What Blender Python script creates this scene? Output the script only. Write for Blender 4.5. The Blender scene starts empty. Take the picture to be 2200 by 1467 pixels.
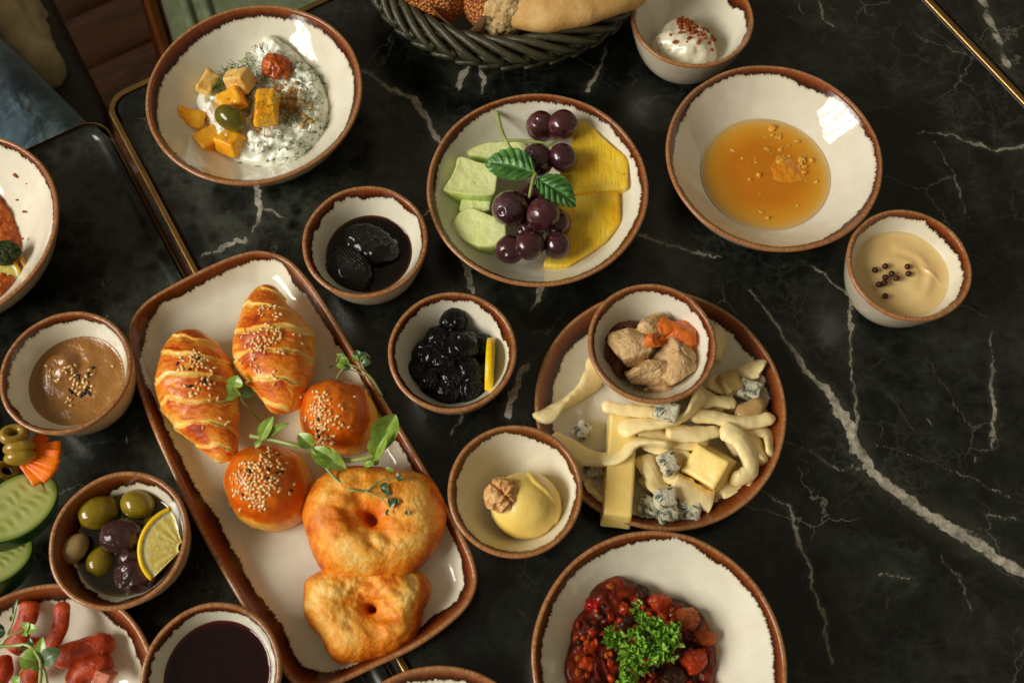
import bpy, bmesh, math, random
import numpy as np
from mathutils import Vector, Matrix, Euler

SC = bpy.context.scene
COL = SC.collection
rnd = random.Random(11)
R = math.radians

# ------------------------------------------------------------------ camera
TILT, FPX, HC = R(21.7), 2050.0, 0.635          # focal length in pixels of a 2200 px wide frame
CT, ST = math.cos(TILT), math.sin(TILT)
cam_d = bpy.data.cameras.new('camera')
cam = bpy.data.objects.new('camera', cam_d)
COL.objects.link(cam)
cam.location = (0, 0, HC)
cam.rotation_euler = (TILT, 0, 0)
cam_d.sensor_width = 36
cam_d.lens = FPX / 2200 * 36
cam_d.clip_start = 0.01
cam_d.clip_end = 60
cam_d.dof.use_dof = True
cam_d.dof.focus_distance = 0.66
cam_d.dof.aperture_fstop = 8.0
SC.camera = cam

# ------------------------------------------------------------------ light
w = bpy.data.worlds.new('World')
SC.world = w
w.use_nodes = True
w.node_tree.nodes['Background'].inputs[0].default_value = (1.0, 0.85, 0.58, 1)
w.node_tree.nodes['Background'].inputs[1].default_value = 0.20
SC.view_settings.view_transform = 'Standard'
SC.view_settings.look = 'None'
SC.view_settings.gamma = 1
SC.view_settings.exposure = 0.0
SC.cycles.use_denoising = True
SC.cycles.max_bounces = 7
SC.cycles.caustics_reflective = False
SC.cycles.caustics_refractive = False

WIN = 62
def window_pane(cx, cz, wx, wz, power):
    """one pane of the window on the viewer's left, as an area lamp"""
    d = bpy.data.lights.new('window_pane_light', 'AREA')
    d.shape = 'RECTANGLE'; d.size = wx; d.size_y = wz; d.energy = power * wx * wz
    d.color = (1.0, 0.955, 0.85)
    o = bpy.data.objects.new('window_pane_light', d)
    COL.objects.link(o)
    az = R(196)                                   # where the window stands, seen from the table
    dirv = Vector((math.cos(az), math.sin(az), 0))
    side = Vector((-dirv.y, dirv.x, 0))
    p = Vector((0.0, 0.2, 0)) + dirv * 3.2 + side * cx + Vector((0, 0, cz))
    o.location = p
    o.rotation_euler = (-dirv + Vector((0, 0, -0.7))).to_track_quat('-Z', 'Y').to_euler()
for cx, wx in ((-0.93, 0.52), (-0.31, 0.52), (0.31, 0.52), (0.93, 0.52)):
    window_pane(cx, 1.80, wx, 0.42, WIN)
    window_pane(cx, 2.56, wx, 0.86, WIN)

# ------------------------------------------------------------------ projection
def pix(px, py, z=0.0):
    u = (px - 1100) / FPX; v = -(py - 733.5) / FPX
    d = np.array([u, v * CT + ST, v * ST - CT])
    s = (z - HC) / d[2]
    return np.array([d[0] * s, d[1] * s, z])

def pixs(pts, z=0.0):
    return np.array([pix(p[0], p[1], p[2] if len(p) > 2 else z) for p in pts])

def proj(P):
    P = np.atleast_2d(P)
    dep = P[:, 1] * ST - (P[:, 2] - HC) * CT
    up = P[:, 1] * CT + (P[:, 2] - HC) * ST
    return np.stack([1100 + FPX * P[:, 0] / dep, 733.5 - FPX * up / dep], 1)

def mpp(px, py, z=0.0):
    p = pix(px, py, z)
    return (p[1] * ST - (z - HC) * CT) / FPX

# ------------------------------------------------------------------ noise
_pr = np.random.default_rng(3)
_PERM = np.concatenate([_pr.permutation(256)] * 3)
_G = _pr.normal(size=(256, 3)); _G /= np.linalg.norm(_G, axis=1)[:, None]

def pnoise(P, seed=0):
    P = np.asarray(P, float) + seed * 17.31
    i = np.floor(P).astype(int); f = P - i
    i &= 255
    u = f * f * f * (f * (f * 6 - 15) + 10)
    def g(dx, dy, dz):
        h = _PERM[_PERM[_PERM[(i[:, 0] + dx) & 255] + ((i[:, 1] + dy) & 255)] + ((i[:, 2] + dz) & 255)]
        return (_G[h] * (f - np.array([dx, dy, dz]))).sum(1)
    def lp(a, b, t): return a + (b - a) * t
    x, y, z = u[:, 0], u[:, 1], u[:, 2]
    return 1.5 * lp(lp(lp(g(0,0,0), g(1,0,0), x), lp(g(0,1,0), g(1,1,0), x), y),
                    lp(lp(g(0,0,1), g(1,0,1), x), lp(g(0,1,1), g(1,1,1), x), y), z)

def fbm(P, o=4, seed=0, gain=0.5):
    P = np.asarray(P, float); s = 0; a = 1
    for k in range(o):
        s = s + a * pnoise(P, seed + k); P = P * 2.03; a *= gain
    return s

def ridged(P, o=3, seed=0):
    P = np.asarray(P, float); s = 0; a = 1
    for k in range(o):
        s = s + a * (1 - 2 * np.abs(pnoise(P, seed + k))); P = P * 2.03; a *= 0.5
    return s

def worley(P, seed=0):
    P = np.asarray(P, float) + seed * 9.7
    i = np.floor(P).astype(int)
    f1 = np.full(len(P), 9.0); f2 = f1.copy()
    for dx in (-1, 0, 1):
        for dy in (-1, 0, 1):
            for dz in (-1, 0, 1):
                c = i + np.array([dx, dy, dz]); cc = c & 255
                h = _PERM[_PERM[_PERM[cc[:, 0]] + cc[:, 1]] + cc[:, 2]]
                q = c + 0.5 + 0.42 * _G[h]
                d = np.linalg.norm(P - q, axis=1)
                f2 = np.minimum(f2, np.maximum(f1, d)); f1 = np.minimum(f1, d)
    return f1, f2

# ------------------------------------------------------------------ mesh helpers
ORI = {}

def link(o, origin, parent=None):
    origin = np.array(origin, float)
    COL.objects.link(o)
    ORI[o.name] = origin
    if parent is not None:
        o.parent = parent
        o.location = origin - ORI[parent.name]
    else:
        o.location = origin
    return o

def mesh_data(name, V, F, mat=None, smooth=True, attrs=None):
    if isinstance(F, np.ndarray): F = [F]
    me = bpy.data.meshes.new(name)
    V = np.ascontiguousarray(V, dtype=np.float32)
    me.vertices.add(len(V)); me.vertices.foreach_set('co', V.ravel())
    li, ls, n = [], [], 0
    for f in F:
        f = np.asarray(f, dtype=np.int32)
        if len(f) == 0: continue
        li.append(f.ravel()); ls.append(n + np.arange(len(f)) * f.shape[1]); n += f.size
    li = np.concatenate(li); ls = np.concatenate(ls)
    me.loops.add(n); me.loops.foreach_set('vertex_index', li)
    me.polygons.add(len(ls)); me.polygons.foreach_set('loop_start', ls.astype(np.int32))
    me.update(calc_edges=True)
    me.validate()
    if smooth: me.polygons.foreach_set('use_smooth', np.ones(len(me.polygons), dtype=bool))
    for k, a in (attrs or {}).items():
        a = np.asarray(a, dtype=np.float32)
        if a.ndim == 1:
            at = me.attributes.new(k, 'FLOAT', 'POINT'); at.data.foreach_set('value', a)
        else:
            at = me.attributes.new(k, 'FLOAT_VECTOR', 'POINT'); at.data.foreach_set('vector', a.ravel())
    if mat: me.materials.append(mat)
    return me

def mk(name, V, F, mat=None, parent=None, smooth=True, attrs=None, origin=None):
    """ONE mesh object; V in world coordinates, origin at its base"""
    V = np.asarray(V, float)
    if origin is None:
        origin = np.array([*((V.min(0) + V.max(0)) / 2)[:2], V[:, 2].min()])
    o = bpy.data.objects.new(name, mesh_data(name, V - origin, F, mat, smooth, attrs))
    return link(o, origin, parent)

def tag(o, label, cat, group=None, kind=None):
    o['label'] = label; o['category'] = cat
    if group: o['group'] = group
    if kind: o['kind'] = kind
    return o

def struct(o, label=None):
    o['kind'] = 'structure'
    if label: o['label'] = label
    return o

def empty(name, loc, label, cat, group=None):
    o = bpy.data.objects.new(name, None)
    o.empty_display_size = 0.01
    link(o, loc)
    return tag(o, label, cat, group)

def grid_faces(nu, nv, wrap_v=False):
    """nu rows of nv points"""
    a = np.arange(nu * nv).reshape(nu, nv)
    b = np.roll(a, -1, 1) if wrap_v else a[:, 1:]
    a2 = a if wrap_v else a[:, :-1]
    return np.stack([a2[:-1], b[:-1], b[1:], a2[1:]], -1).reshape(-1, 4)

def vnorm(V, F):
    N = np.zeros_like(V)
    for f in (F if isinstance(F, list) else [F]):
        if len(f) == 0: continue
        a, b, c = V[f[:, 0]], V[f[:, 1]], V[f[:, -1]]
        n = np.cross(b - a, c - a)
        for k in range(f.shape[1]): np.add.at(N, f[:, k], n)
    return N / (np.linalg.norm(N, axis=1)[:, None] + 1e-12)

def orient(V, F):
    """faces turned outwards (signed volume)"""
    vol = 0.0
    c = V.mean(0)
    for f in F:
        for k in range(1, f.shape[1] - 1):
            vol += np.einsum('ij,ij->', V[f[:, 0]] - c, np.cross(V[f[:, k]] - c, V[f[:, k + 1]] - c))
    return F if vol >= 0 else [f[:, ::-1] for f in F]

def catmull(P, n, closed=True):
    P = np.asarray(P, float); m = len(P)
    if closed: Q = np.vstack([P[-1], P, P[0], P[1]]); segs = m
    else: Q = np.vstack([2 * P[0] - P[1], P, 2 * P[-1] - P[-2]]); segs = m - 1
    out = []
    for i in range(segs):
        p0, p1, p2, p3 = Q[i:i + 4]
        t = np.linspace(0, 1, 24, endpoint=False)[:, None]
        out.append(0.5 * ((2 * p1) + (p2 - p0) * t + (2*p0 - 5*p1 + 4*p2 - p3) * t**2 + (3*p1 - p0 - 3*p2 + p3) * t**3))
    C = np.vstack(out + [P[:1] if closed else P[-1:]])
    L = np.concatenate([[0], np.cumsum(np.linalg.norm(np.diff(C, axis=0), axis=1))])
    s = np.linspace(0, L[-1], n, endpoint=not closed)
    return np.stack([np.interp(s, L, C[:, k]) for k in range(P.shape[1])], 1)

_ico = {}
def ico(sub):
    if sub not in _ico:
        bm = bmesh.new(); bmesh.ops.create_icosphere(bm, subdivisions=sub, radius=1)
        _ico[sub] = (np.array([v.co[:] for v in bm.verts]), np.array([[v.index for v in f.verts] for f in bm.faces]))
        bm.free()
    V, F = _ico[sub]
    return V.copy(), F

def rotm(rx=0, ry=0, rz=0):
    return np.array(Euler((R(rx), R(ry), R(rz)), 'XYZ').to_matrix())

def blob(c, rad, rot=(0, 0, 0), sub=4, amp=0.0, freq=2.0, oct=3, seed=0, fn=None):
    """an ellipsoid with noise; returns V, F and unit directions"""
    U, F = ico(sub)
    k = 1 + amp * fbm(U * freq, oct, seed) if amp else np.ones(len(U))
    V = U * np.asarray(rad, float)
    V = V * k[:, None]
    if fn is not None: V = fn(U, V)
    return V @ rotm(*rot).T + np.asarray(c), F, U

def rbox(c, size, r, rot=(0, 0, 0), n=7, amp=0.0, freq=150, seed=0, taper=0.0, skew=0.0):
    """a rounded block, optionally tapered towards its top, with uneven faces"""
    bm = bmesh.new(); bmesh.ops.create_cube(bm, size=2)
    bmesh.ops.subdivide_edges(bm, edges=bm.edges[:], cuts=n, use_grid_fill=True)
    U = np.array([v.co[:] for v in bm.verts]); F = np.array([[v.index for v in f.verts] for f in bm.faces]); bm.free()
    h = np.asarray(size, float) / 2
    # push the loops towards the edges so that the rounding has vertices
    U = np.sign(U) * np.abs(U) ** 0.7
    P = U * h
    q = np.clip(P, -(h - r), h - r); d = P - q; l = np.linalg.norm(d, axis=1)[:, None]
    P = np.where(l > 1e-9, q + d / np.maximum(l, 1e-9) * r, P)
    if taper: P[:, :2] *= (1 - taper * (P[:, 2:3] / size[2] + 0.5))
    if skew: P[:, 0] += skew * P[:, 2]
    if amp: P = P + vnorm(P, F) * (amp * fbm(P * freq + seed * 3.7, 3, seed))[:, None]
    return P @ rotm(*rot).T + np.asarray(c), F

def tube(path, w, h=None, seg=12, up=(0, 0, 1), caps=True, twist=None, amp=0, freq=100, seed=0):
    """a tube along path with half-widths w (sideways) and h (upwards)"""
    P = np.asarray(path, float); n = len(P)
    w = np.broadcast_to(np.asarray(w, float), (n,)).copy(); h = w.copy() if h is None else np.broadcast_to(np.asarray(h, float), (n,)).copy()
    T = np.gradient(P, axis=0); T /= np.linalg.norm(T, axis=1)[:, None] + 1e-12
    upv = np.broadcast_to(np.asarray(up, float), T.shape)
    B = np.cross(T, upv); bl = np.linalg.norm(B, axis=1)
    for i in range(n):
        if bl[i] < 0.05: B[i] = B[i - 1] if i else np.array([1., 0, 0])
    B /= np.linalg.norm(B, axis=1)[:, None]
    U = np.cross(B, T)
    if twist is not None:
        c, s = np.cos(twist)[:, None], np.sin(twist)[:, None]
        B, U = B * c + U * s, U * c - B * s
    a = np.linspace(0, 2 * np.pi, seg, endpoint=False)
    V = P[:, None] + B[:, None] * (np.cos(a)[None, :, None] * w[:, None, None]) + U[:, None] * (np.sin(a)[None, :, None] * h[:, None, None])
    V = V.reshape(-1, 3)
    F = orient(V, [grid_faces(n, seg, True)])
    if amp: V = V + vnorm(V, F) * (amp * fbm(V * freq, 3, seed))[:, None]
    if caps:
        V = np.vstack([V, P[0], P[-1]])
        k = np.arange(seg); k2 = (k + 1) % seg
        F.append(np.concatenate([np.stack([np.full(seg, n * seg), k2, k], 1), np.stack([np.full(seg, n * seg + 1), (n - 1) * seg + k, (n - 1) * seg + k2], 1)]))
        F = [F[0], orient(V, [F[1]])[0]]
    return V, F

def round_ends(n, k=0.12):
    t = np.linspace(0, 1, n)
    e = np.minimum(t, 1 - t) / k
    return np.sqrt(np.clip(1 - (1 - np.clip(e, 0, 1)) ** 2, 0.03, 1))

def mound(outline, z0, h, a=2.5, b=0.5, n=110, rings=26, zfn=None, sharp=False, depth=None):
    """a dome over an outline (world xy): returns V, F, ring radius. z0 may be a function of x, y"""
    O = np.asarray(outline, float)[:, :2]
    O = catmull(O, n) if not sharp else resample(O, n)
    c = O.mean(0)
    r = 1 - (1 - np.linspace(0, 1, rings + 1)[1:]) ** 1.6
    P = (c + (O - c)[None] * r[:, None, None]).reshape(-1, 2)
    rr = np.repeat(r, n)
    zb = z0(P[:, 0], P[:, 1]) if callable(z0) else np.full(len(P), z0)
    V = np.column_stack([P, zb + h * np.clip(1 - rr ** a, 0, 1) ** b])
    zc = float(z0(c[0:1], c[1:2])[0]) if callable(z0) else z0
    m = len(V); dp = h * 0.3 if depth is None else depth
    bot = V[-n:].copy(); bot[:, :2] = c + (bot[:, :2] - c) * 0.94; bot[:, 2] -= dp
    V = np.vstack([V, bot, [[c[0], c[1], zc + h]], [[c[0], c[1], zc - dp]]])
    rr = np.concatenate([rr, np.ones(n), [0, 1]])
    F4 = grid_faces(rings + 1, n, True)
    k = np.arange(n); k2 = (k + 1) % n
    F3 = np.concatenate([np.stack([np.full(n, m + n), k2, k], 1), np.stack([np.full(n, m + n + 1), m + k, m + k2], 1)])
    if h == 0: V[m + n, 2] += 1e-4
    F = orient(V, [F4, F3])
    if h == 0: V[m + n, 2] -= 1e-4
    return V, F, rr

def resample(P, n):
    C = np.vstack([P, P[:1]])
    L = np.concatenate([[0], np.cumsum(np.linalg.norm(np.diff(C, axis=0), axis=1))])
    s = np.linspace(0, L[-1], n, endpoint=False)
    return np.stack([np.interp(s, L, C[:, k]) for k in range(P.shape[1])], 1)

def smooth_closed(P, it=2):
    for _ in range(it): P = 0.25 * np.roll(P, 1, 0) + 0.5 * P + 0.25 * np.roll(P, -1, 0)
    return P

def slab(outline, z0, th, bevel=0.002, n=90, rings=16, soft=2, tilt=(0, 0)):
    """a slice with crisp but softened edges: outline (world xy), bottom z0, thickness th, top tilted by tilt"""
    O = smooth_closed(resample(np.asarray(outline, float)[:, :2], n), soft)
    c = O.mean(0); Rm = np.linalg.norm(O - c, axis=1).mean()
    rows, zz, rad = [], [], []
    for r in np.linspace(0.08, 1 - bevel / Rm, rings): rows.append(c + (O - c) * r); zz.append(np.full(n, th)); rad.append(r)
    for t in (0.35, 0.7, 1.0):
        rows.append(c + (O - c) * (1 - bevel / Rm * (1 - math.sin(t * math.pi / 2)))); zz.append(np.full(n, th - bevel * (1 - math.cos(t * math.pi / 2)))); rad.append(1)
    for t in (0.66, 0.33, 0.0): rows.append(c + (O - c) * (0.97 + 0.03 * t)); zz.append(np.full(n, (th - bevel) * t)); rad.append(1.1)
    P = np.vstack(rows); z = np.concatenate(zz)
    k = len(rows)
    rel = P - c
    V = np.column_stack([P, z0 + z * (1 + (rel[:, 0] * tilt[0] + rel[:, 1] * tilt[1]) / th)])
    V = np.vstack([V, [[c[0], c[1], z0 + th]], [[c[0], c[1], z0]]])
    i = np.arange(n); i2 = (i + 1) % n
    F3 = np.concatenate([np.stack([np.full(n, k * n), i2, i], 1), np.stack([np.full(n, k * n + 1), (k - 1) * n + i, (k - 1) * n + i2], 1)])
    return V, orient(V, [grid_faces(k, n, True), F3]), np.concatenate([np.repeat(rad, n), [0, 1.1]])

def disp(V, F, d):
    return V + vnorm(V, F) * np.asarray(d)[:, None]

def leaf_mesh(base, tip, width, bow=0.1, fold=0.2, n=14, m=8, serr=0.0, quilt=0.0, shape=0.9, side_up=(0, 0, 1), curl=0.0):
    """a leaf blade from base to tip: bowed along its length, folded along the midrib, 0.25 mm thick"""
    base = np.asarray(base, float); tip = np.asarray(tip, float)
    d = tip - base; L = np.linalg.norm(d); d = d / L
    s = np.cross(np.asarray(side_up, float), d); s /= np.linalg.norm(s) + 1e-9
    up = np.cross(d, s)
    t = np.linspace(0, 1, n)[:, None]; q = np.linspace(-1, 1, 2 * m + 1)[None]
    wid = width / 2 * np.sin(np.pi * np.clip(t, 0, 1) ** shape) ** 0.75
    wid = np.maximum(wid, width * 0.012)
    if serr: wid = wid * (1 + serr * (np.abs(((t * n * 0.5) % 1.0) - 0.5) * 2 - 0.5) * np.abs(q) ** 4)
    X = base + d * (t * L)[..., None] + s * (wid * q)[..., None]
    z = bow * L * np.sin(np.pi * t) + fold * np.abs(q) * wid * (1 + 0 * t) - curl * L * t ** 3
    if quilt:
        ph = (t * 7 - np.abs(q) * 1.6)
        z = z + quilt * (np.abs(np.sin(np.pi * ph)) ** 0.6 * (1 - 0.4 * np.abs(q)) * np.minimum(1, np.abs(q) * 3))
    X = X + up * z[..., None]
    V = X.reshape(-1, 3); k = 2 * m + 1
    Vb = V - np.tile(up * 0.00025, (len(V), 1))
    f = grid_faces(n, k)
    ph = np.broadcast_to(np.abs(q), (n, k)).ravel()
    tt = np.broadcast_to(t, (n, k)).ravel()
    return np.vstack([V, Vb]), [f, f[:, ::-1] + len(V)], {'lv': np.concatenate([ph, ph]), 'lt': np.concatenate([tt, tt])}

# ------------------------------------------------------------------ materials
def col(c):
    return (*[((x / 255) / 12.92 if x / 255 <= 0.04045 else ((x / 255 + 0.055) / 1.055) ** 2.4) for x in c], 1) if max(c) > 1.001 else (*c, 1)

class NT:
    """a material under construction"""
    def __init__(s, name, rough=0.5, spec=0.5, sss=0.0, sss_r=0.002, coat=0.0, coat_r=0.05, metal=0.0, sheen=0.0):
        s.m = bpy.data.materials.new(name); s.m.use_nodes = True
        s.t = s.m.node_tree; s.b = s.t.nodes['Principled BSDF']
        I = s.b.inputs
        I['Roughness'].default_value = rough; I['Specular IOR Level'].default_value = spec; I['Metallic'].default_value = metal
        I['Coat Weight'].default_value = coat; I['Coat Roughness'].default_value = coat_r
        if sheen: I['Sheen Weight'].default_value = sheen
        if sss:
            I['Subsurface Weight'].default_value = sss; I['Subsurface Scale'].default_value = sss_r
            I['Subsurface Radius'].default_value = (1.0, 0.55, 0.25)
    def n(s, typ, **kw):
        x = s.t.nodes.new(typ)
        for k, v in kw.items(): setattr(x, k, v)
        return x
    def lk(s, a, b): s.t.links.new(a, b)
    def put(s, inp, v):
        if isinstance(v, bpy.types.NodeSocket): s.lk(v, inp)
        else: inp.default_value = v
    def obj(s):
        if not hasattr(s, '_o'): s._o = s.n('ShaderNodeTexCoord').outputs['Object']
        return s._o
    def attr(s, name, out='Fac'):
        return s.n('ShaderNodeAttribute', attribute_name=name).outputs[out]
    def noise(s, scale, detail=3, rough=0.55, vec=None, dist=0.0, out=0):
        x = s.n('ShaderNodeTexNoise'); s.lk(vec or s.obj(), x.inputs['Vector'])
        x.inputs['Scale'].default_value = scale; x.inputs['Detail'].default_value = detail
        x.inputs['Roughness'].default_value = rough; x.inputs['Distortion'].default_value = dist
        return x.outputs[out]
    def voro(s, scale, feature='F1', vec=None, rand=1.0, out='Distance'):
        x = s.n('ShaderNodeTexVoronoi', feature=feature); s.lk(vec or s.obj(), x.inputs['Vector'])
        x.inputs['Scale'].default_value = scale; x.inputs['Randomness'].default_value = rand
        return x.outputs[out]
    def math(s, op, a, b=0.0, c=0.0, clamp=False):
        x = s.n('ShaderNodeMath', operation=op, use_clamp=clamp)
        s.put(x.inputs[0], a); s.put(x.inputs[1], b)
        if op in ('MULTIPLY_ADD', 'SMOOTH_MIN'): s.put(x.inputs[2], c)
        return x.outputs[0]
    def step(s, v, lo, hi, tlo=0.0, thi=1.0, smooth=True):
        x = s.n('ShaderNodeMapRange', interpolation_type='SMOOTHSTEP' if smooth else 'LINEAR')
        s.put(x.inputs[0], v); s.put(x.inputs[1], lo); s.put(x.inputs[2], hi); s.put(x.inputs[3], tlo); s.put(x.inputs[4], thi)
        return x.outputs[0]
    def ramp(s, fac, stops):
        x = s.n('ShaderNodeValToRGB'); s.lk(fac, x.inputs[0]); e = x.color_ramp.elements
        while len(e) < len(stops): e.new(0.5)
        for el, (p, c) in zip(e, stops): el.position = p; el.color = col(c)
        return x.outputs[0]
    def mix(s, f, a, b, mode='MIX'):
        x = s.n('ShaderNodeMix', data_type='RGBA', blend_type=mode)
        s.put(x.inputs[0], f)
        for i, v in ((6, a), (7, b)):
            if isinstance(v, tuple): v = col(v)
            s.put(x.inputs[i], v)
        return x.outputs[2]
    def vscale(s, v):
        x = s.n('ShaderNodeMapping'); s.lk(s.obj(), x.inputs[0]); x.inputs['Scale'].default_value = v
        return x.outputs[0]
    def vmath(s, op, a, b=None, scale=None):
        x = s.n('ShaderNodeVectorMath', operation=op); s.put(x.inputs[0], a)
        if b is not None: s.put(x.inputs[1], b)
        if scale is not None: s.put(x.inputs['Scale'], scale)
        return x.outputs['Value'] if op in ('DOT_PRODUCT', 'LENGTH', 'DISTANCE') else x.outputs['Vector']
    def bump(s, h, dist, strength=1.0):
        x = s.n('ShaderNodeBump'); s.lk(h, x.inputs['Height'])
        x.inputs['Distance'].default_value = dist; x.inputs['Strength'].default_value = strength
        if s.b.inputs['Normal'].is_linked: s.lk(s.b.inputs['Normal'].links[0].from_socket, x.inputs['Normal'])
        s.lk(x.outputs[0], s.b.inputs['Normal'])
    def color(s, v): s.put(s.b.inputs['Base Color'], col(v) if isinstance(v, tuple) else v)
    def rough(s, v): s.put(s.b.inputs['Roughness'], v)

def food(name, stops, scale=150, detail=4, rough=0.4, bump=None, dist=0.0, speck=None, spec=0.3, **kw):
    """mottled food: a colour ramp over noise, fine relief, optional specks (scale, threshold, colour)"""
    m = NT(name, rough=rough, spec=spec, **kw)
    c = m.ramp(m.noise(scale, detail, 0.6, dist=dist), stops)
    if speck:
        sp = m.step(m.noise(speck[0], 1, 0.5), speck[1], speck[1] + 0.03)
        c = m.mix(sp, c, speck[2])
    m.color(c)
    if bump: m.bump(m.noise(bump[0], 4, 0.6), bump[1])
    return m.m

# ------------------------------------------------------------------ shared materials
def make_ceramic():
    m = NT('glazed_stoneware', rough=0.09, spec=0.42, coat=0.12, coat_r=0.04)
    gv, gt = m.attr('gv'), m.attr('gt')
    gp = m.attr('gp', 'Vector')
    jag = m.noise(1.5, 3, 0.65, vec=gp)               # streaks where the brown glaze has run
    jag2 = m.noise(0.22, 3, 0.6, vec=gp)
    thr = m.math('MULTIPLY_ADD', m.math('SUBTRACT', jag, 0.5), 6.2, gt)
    thr = m.math('MULTIPLY_ADD', m.math('SUBTRACT', jag2, 0.5), 4.5, thr)
    inside = m.step(m.math('SUBTRACT', thr, gv), -0.25, 0.45)
    outside = m.step(m.math('MULTIPLY_ADD', m.math('SUBTRACT', jag2, 0.5), 4.0, gv), -3.0, -2.4)
    mask = m.math('MULTIPLY', inside, outside)
    t = m.math('DIVIDE', gv, m.math('MAXIMUM', thr, 0.8))
    t = m.math('MULTIPLY_ADD', m.math('SUBTRACT', m.noise(0.6, 3, 0.6, vec=gp), 0.5), 0.32, t)
    brown = m.ramp(t, [(0.0, (160, 104, 60)), (0.16, (142, 80, 40)), (0.38, (120, 56, 21)), (0.64, (84, 35, 13)), (0.9, (38, 17, 9))])
    lip = m.step(m.math('ABSOLUTE', gv), 0.3, 1.6, 1.0, 0.0)
    lipc = m.ramp(m.noise(0.5, 3, 0.6, vec=gp), [(0.3, (120, 80, 50)), (0.5, (166, 120, 80)), (0.72, (198, 158, 114))])
    brown = m.mix(m.math('MULTIPLY', lip, 0.75), brown, lipc)
    cream = m.ramp(m.noise(60, 4, 0.6), [(0.3, (221, 215, 196)), (0.7, (231, 227, 210))])
    halo = m.step(m.math('SUBTRACT', gv, thr), 0.0, 2.2, 0.35, 0.0)
    cream = m.mix(halo, cream, (196, 164, 128))
    sp = m.step(m.noise(950, 1, 0.4), 0.80, 0.83)
    cream = m.mix(m.math('MULTIPLY', sp, 0.5), cream, (120, 96, 72))
    m.color(m.mix(mask, cream, brown))
    m.rough(m.math('MULTIPLY_ADD', mask, 0.1, 0.07))
    m.bump(m.noise(40, 2, 0.5), 0.0007)
    m.bump(m.noise(130, 2, 0.5), 0.00012)
    return m.m
CERAMIC = make_ceramic()

# veins of the stone as drawn lines: x, y in the photograph and width, turned into points of the table top
VEINS = [
 [(1610,625,4),(1665,690,7),(1700,745,9),(1735,800,14),(1790,860,20),(1830,930,26),(1870,1010,26),(1930,1060,30),(2000,1110,36),(2080,1155,36),(2150,1205,32),(2250,1262,30)],
 [(1832,630,8),(1827,700,11),(1822,765,4),(1828,830,6),(1838,900,11),(1832,1010,3)],
 [(1630,1040,5),(1690,1090,9),(1720,1160,10),(1745,1260,10),(1775,1330,7),(1775,1390,12),(1790,1432,3)],
 [(785,155,12),(850,195,15),(890,220,22),(915,260,18),(950,305,18)],
 [(2128,700,3),(2130,800,7),(2137,890,11),(2132,965,4)],
 [(1970,288,4),(2050,288,6),(2090,310,8),(2140,325,8),(2215,310,8)],
 [(2012,310,3),(2050,380,4),(2070,440,4),(2090,485,2)],
 [(1685,945,3),(1760,980,6),(1805,1007,6),(1865,1008,3)],
 [(1880,955,2),(2000,990,2.5),(2100,1030,3.5),(2205,1088,3)],
 [(550,400,14),(562,440,18),(558,475,9),(540,505,3)],
 [(562,440,8),(615,472,4)],
 [(430,550,3),(490,528,14),(528,514,14)],
 [(1012,138,5),(990,168,24),(982,195,6)],
 [(1034,140,4),(1040,172,15),(1034,205,3)],
 [(1302,95,6),(1283,160,10),(1262,196,14)],
 [(1128,785,22),(1108,835,22),(1092,890,20)],
 [(1000,565,22),(1022,625,16)],
 [(1000,880,6),(968,935,5)],
 [(1375,508,9),(1440,530,6),(1545,552,4)],
 [(1160,615,20),(1148,665,6)],
 [(1745,-10,5),(1768,30,6),(1792,56,3)],
 [(2115,-5,22),(2150,90,20),(2176,165,12)],
 [(2085,1310,4),(2060,1235,6),(2020,1190,3)],
 [(1890,1235,5),(1920,1232,6),(1965,1238,2)],
 [(1715,560,3),(1770,590,6),(1830,640,5)],
 [(940,440,3),(905,470,8),(880,480,3)],
 [(2110,1105,7),(2185,1118,6)],
]

def vein_field(P):
    """distance to the nearest drawn vein in units of its half width, with a wandering course"""
    Wp = P[:, :2] + 0.0032 * np.stack([fbm(P * 45, 4, 51), fbm(P * 45, 4, 61)], 1) + 0.0016 * np.stack([fbm(P * 190, 3, 71), fbm(P * 190, 3, 81)], 1)
    best = np.full(len(P), 60.0); op = np.ones(len(P))
    for line in VEINS:
        pts = [(pix(x, y)[:2], wd * mpp(x, y) * 0.5) for x, y, wd in line]
        for (A, wa), (B, wb) in zip(pts[:-1], pts[1:]):
            near = np.where((Wp[:, 0] > min(A[0], B[0]) - 0.03) & (Wp[:, 0] < max(A[0], B[0]) + 0.03) & (Wp[:, 1] > min(A[1], B[1]) - 0.03) & (Wp[:, 1] < max(A[1], B[1]) + 0.03))[0]
            if len(near) == 0: continue
            pa = Wp[near] - A; d = B - A
            h = np.clip(pa @ d / (d @ d), 0, 1)
            k = np.linalg.norm(pa - h[:, None] * d, axis=1) / (wa + (wb - wa) * h)
            b_ = k < best[near]; ii = near[b_]
            best[ii] = k[b_]; op[ii] = np.clip(((wa + (wb - wa) * h) / mpp(1100, 733) * 2 / 15)[b_], 0.5, 1)
    return best, op

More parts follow.
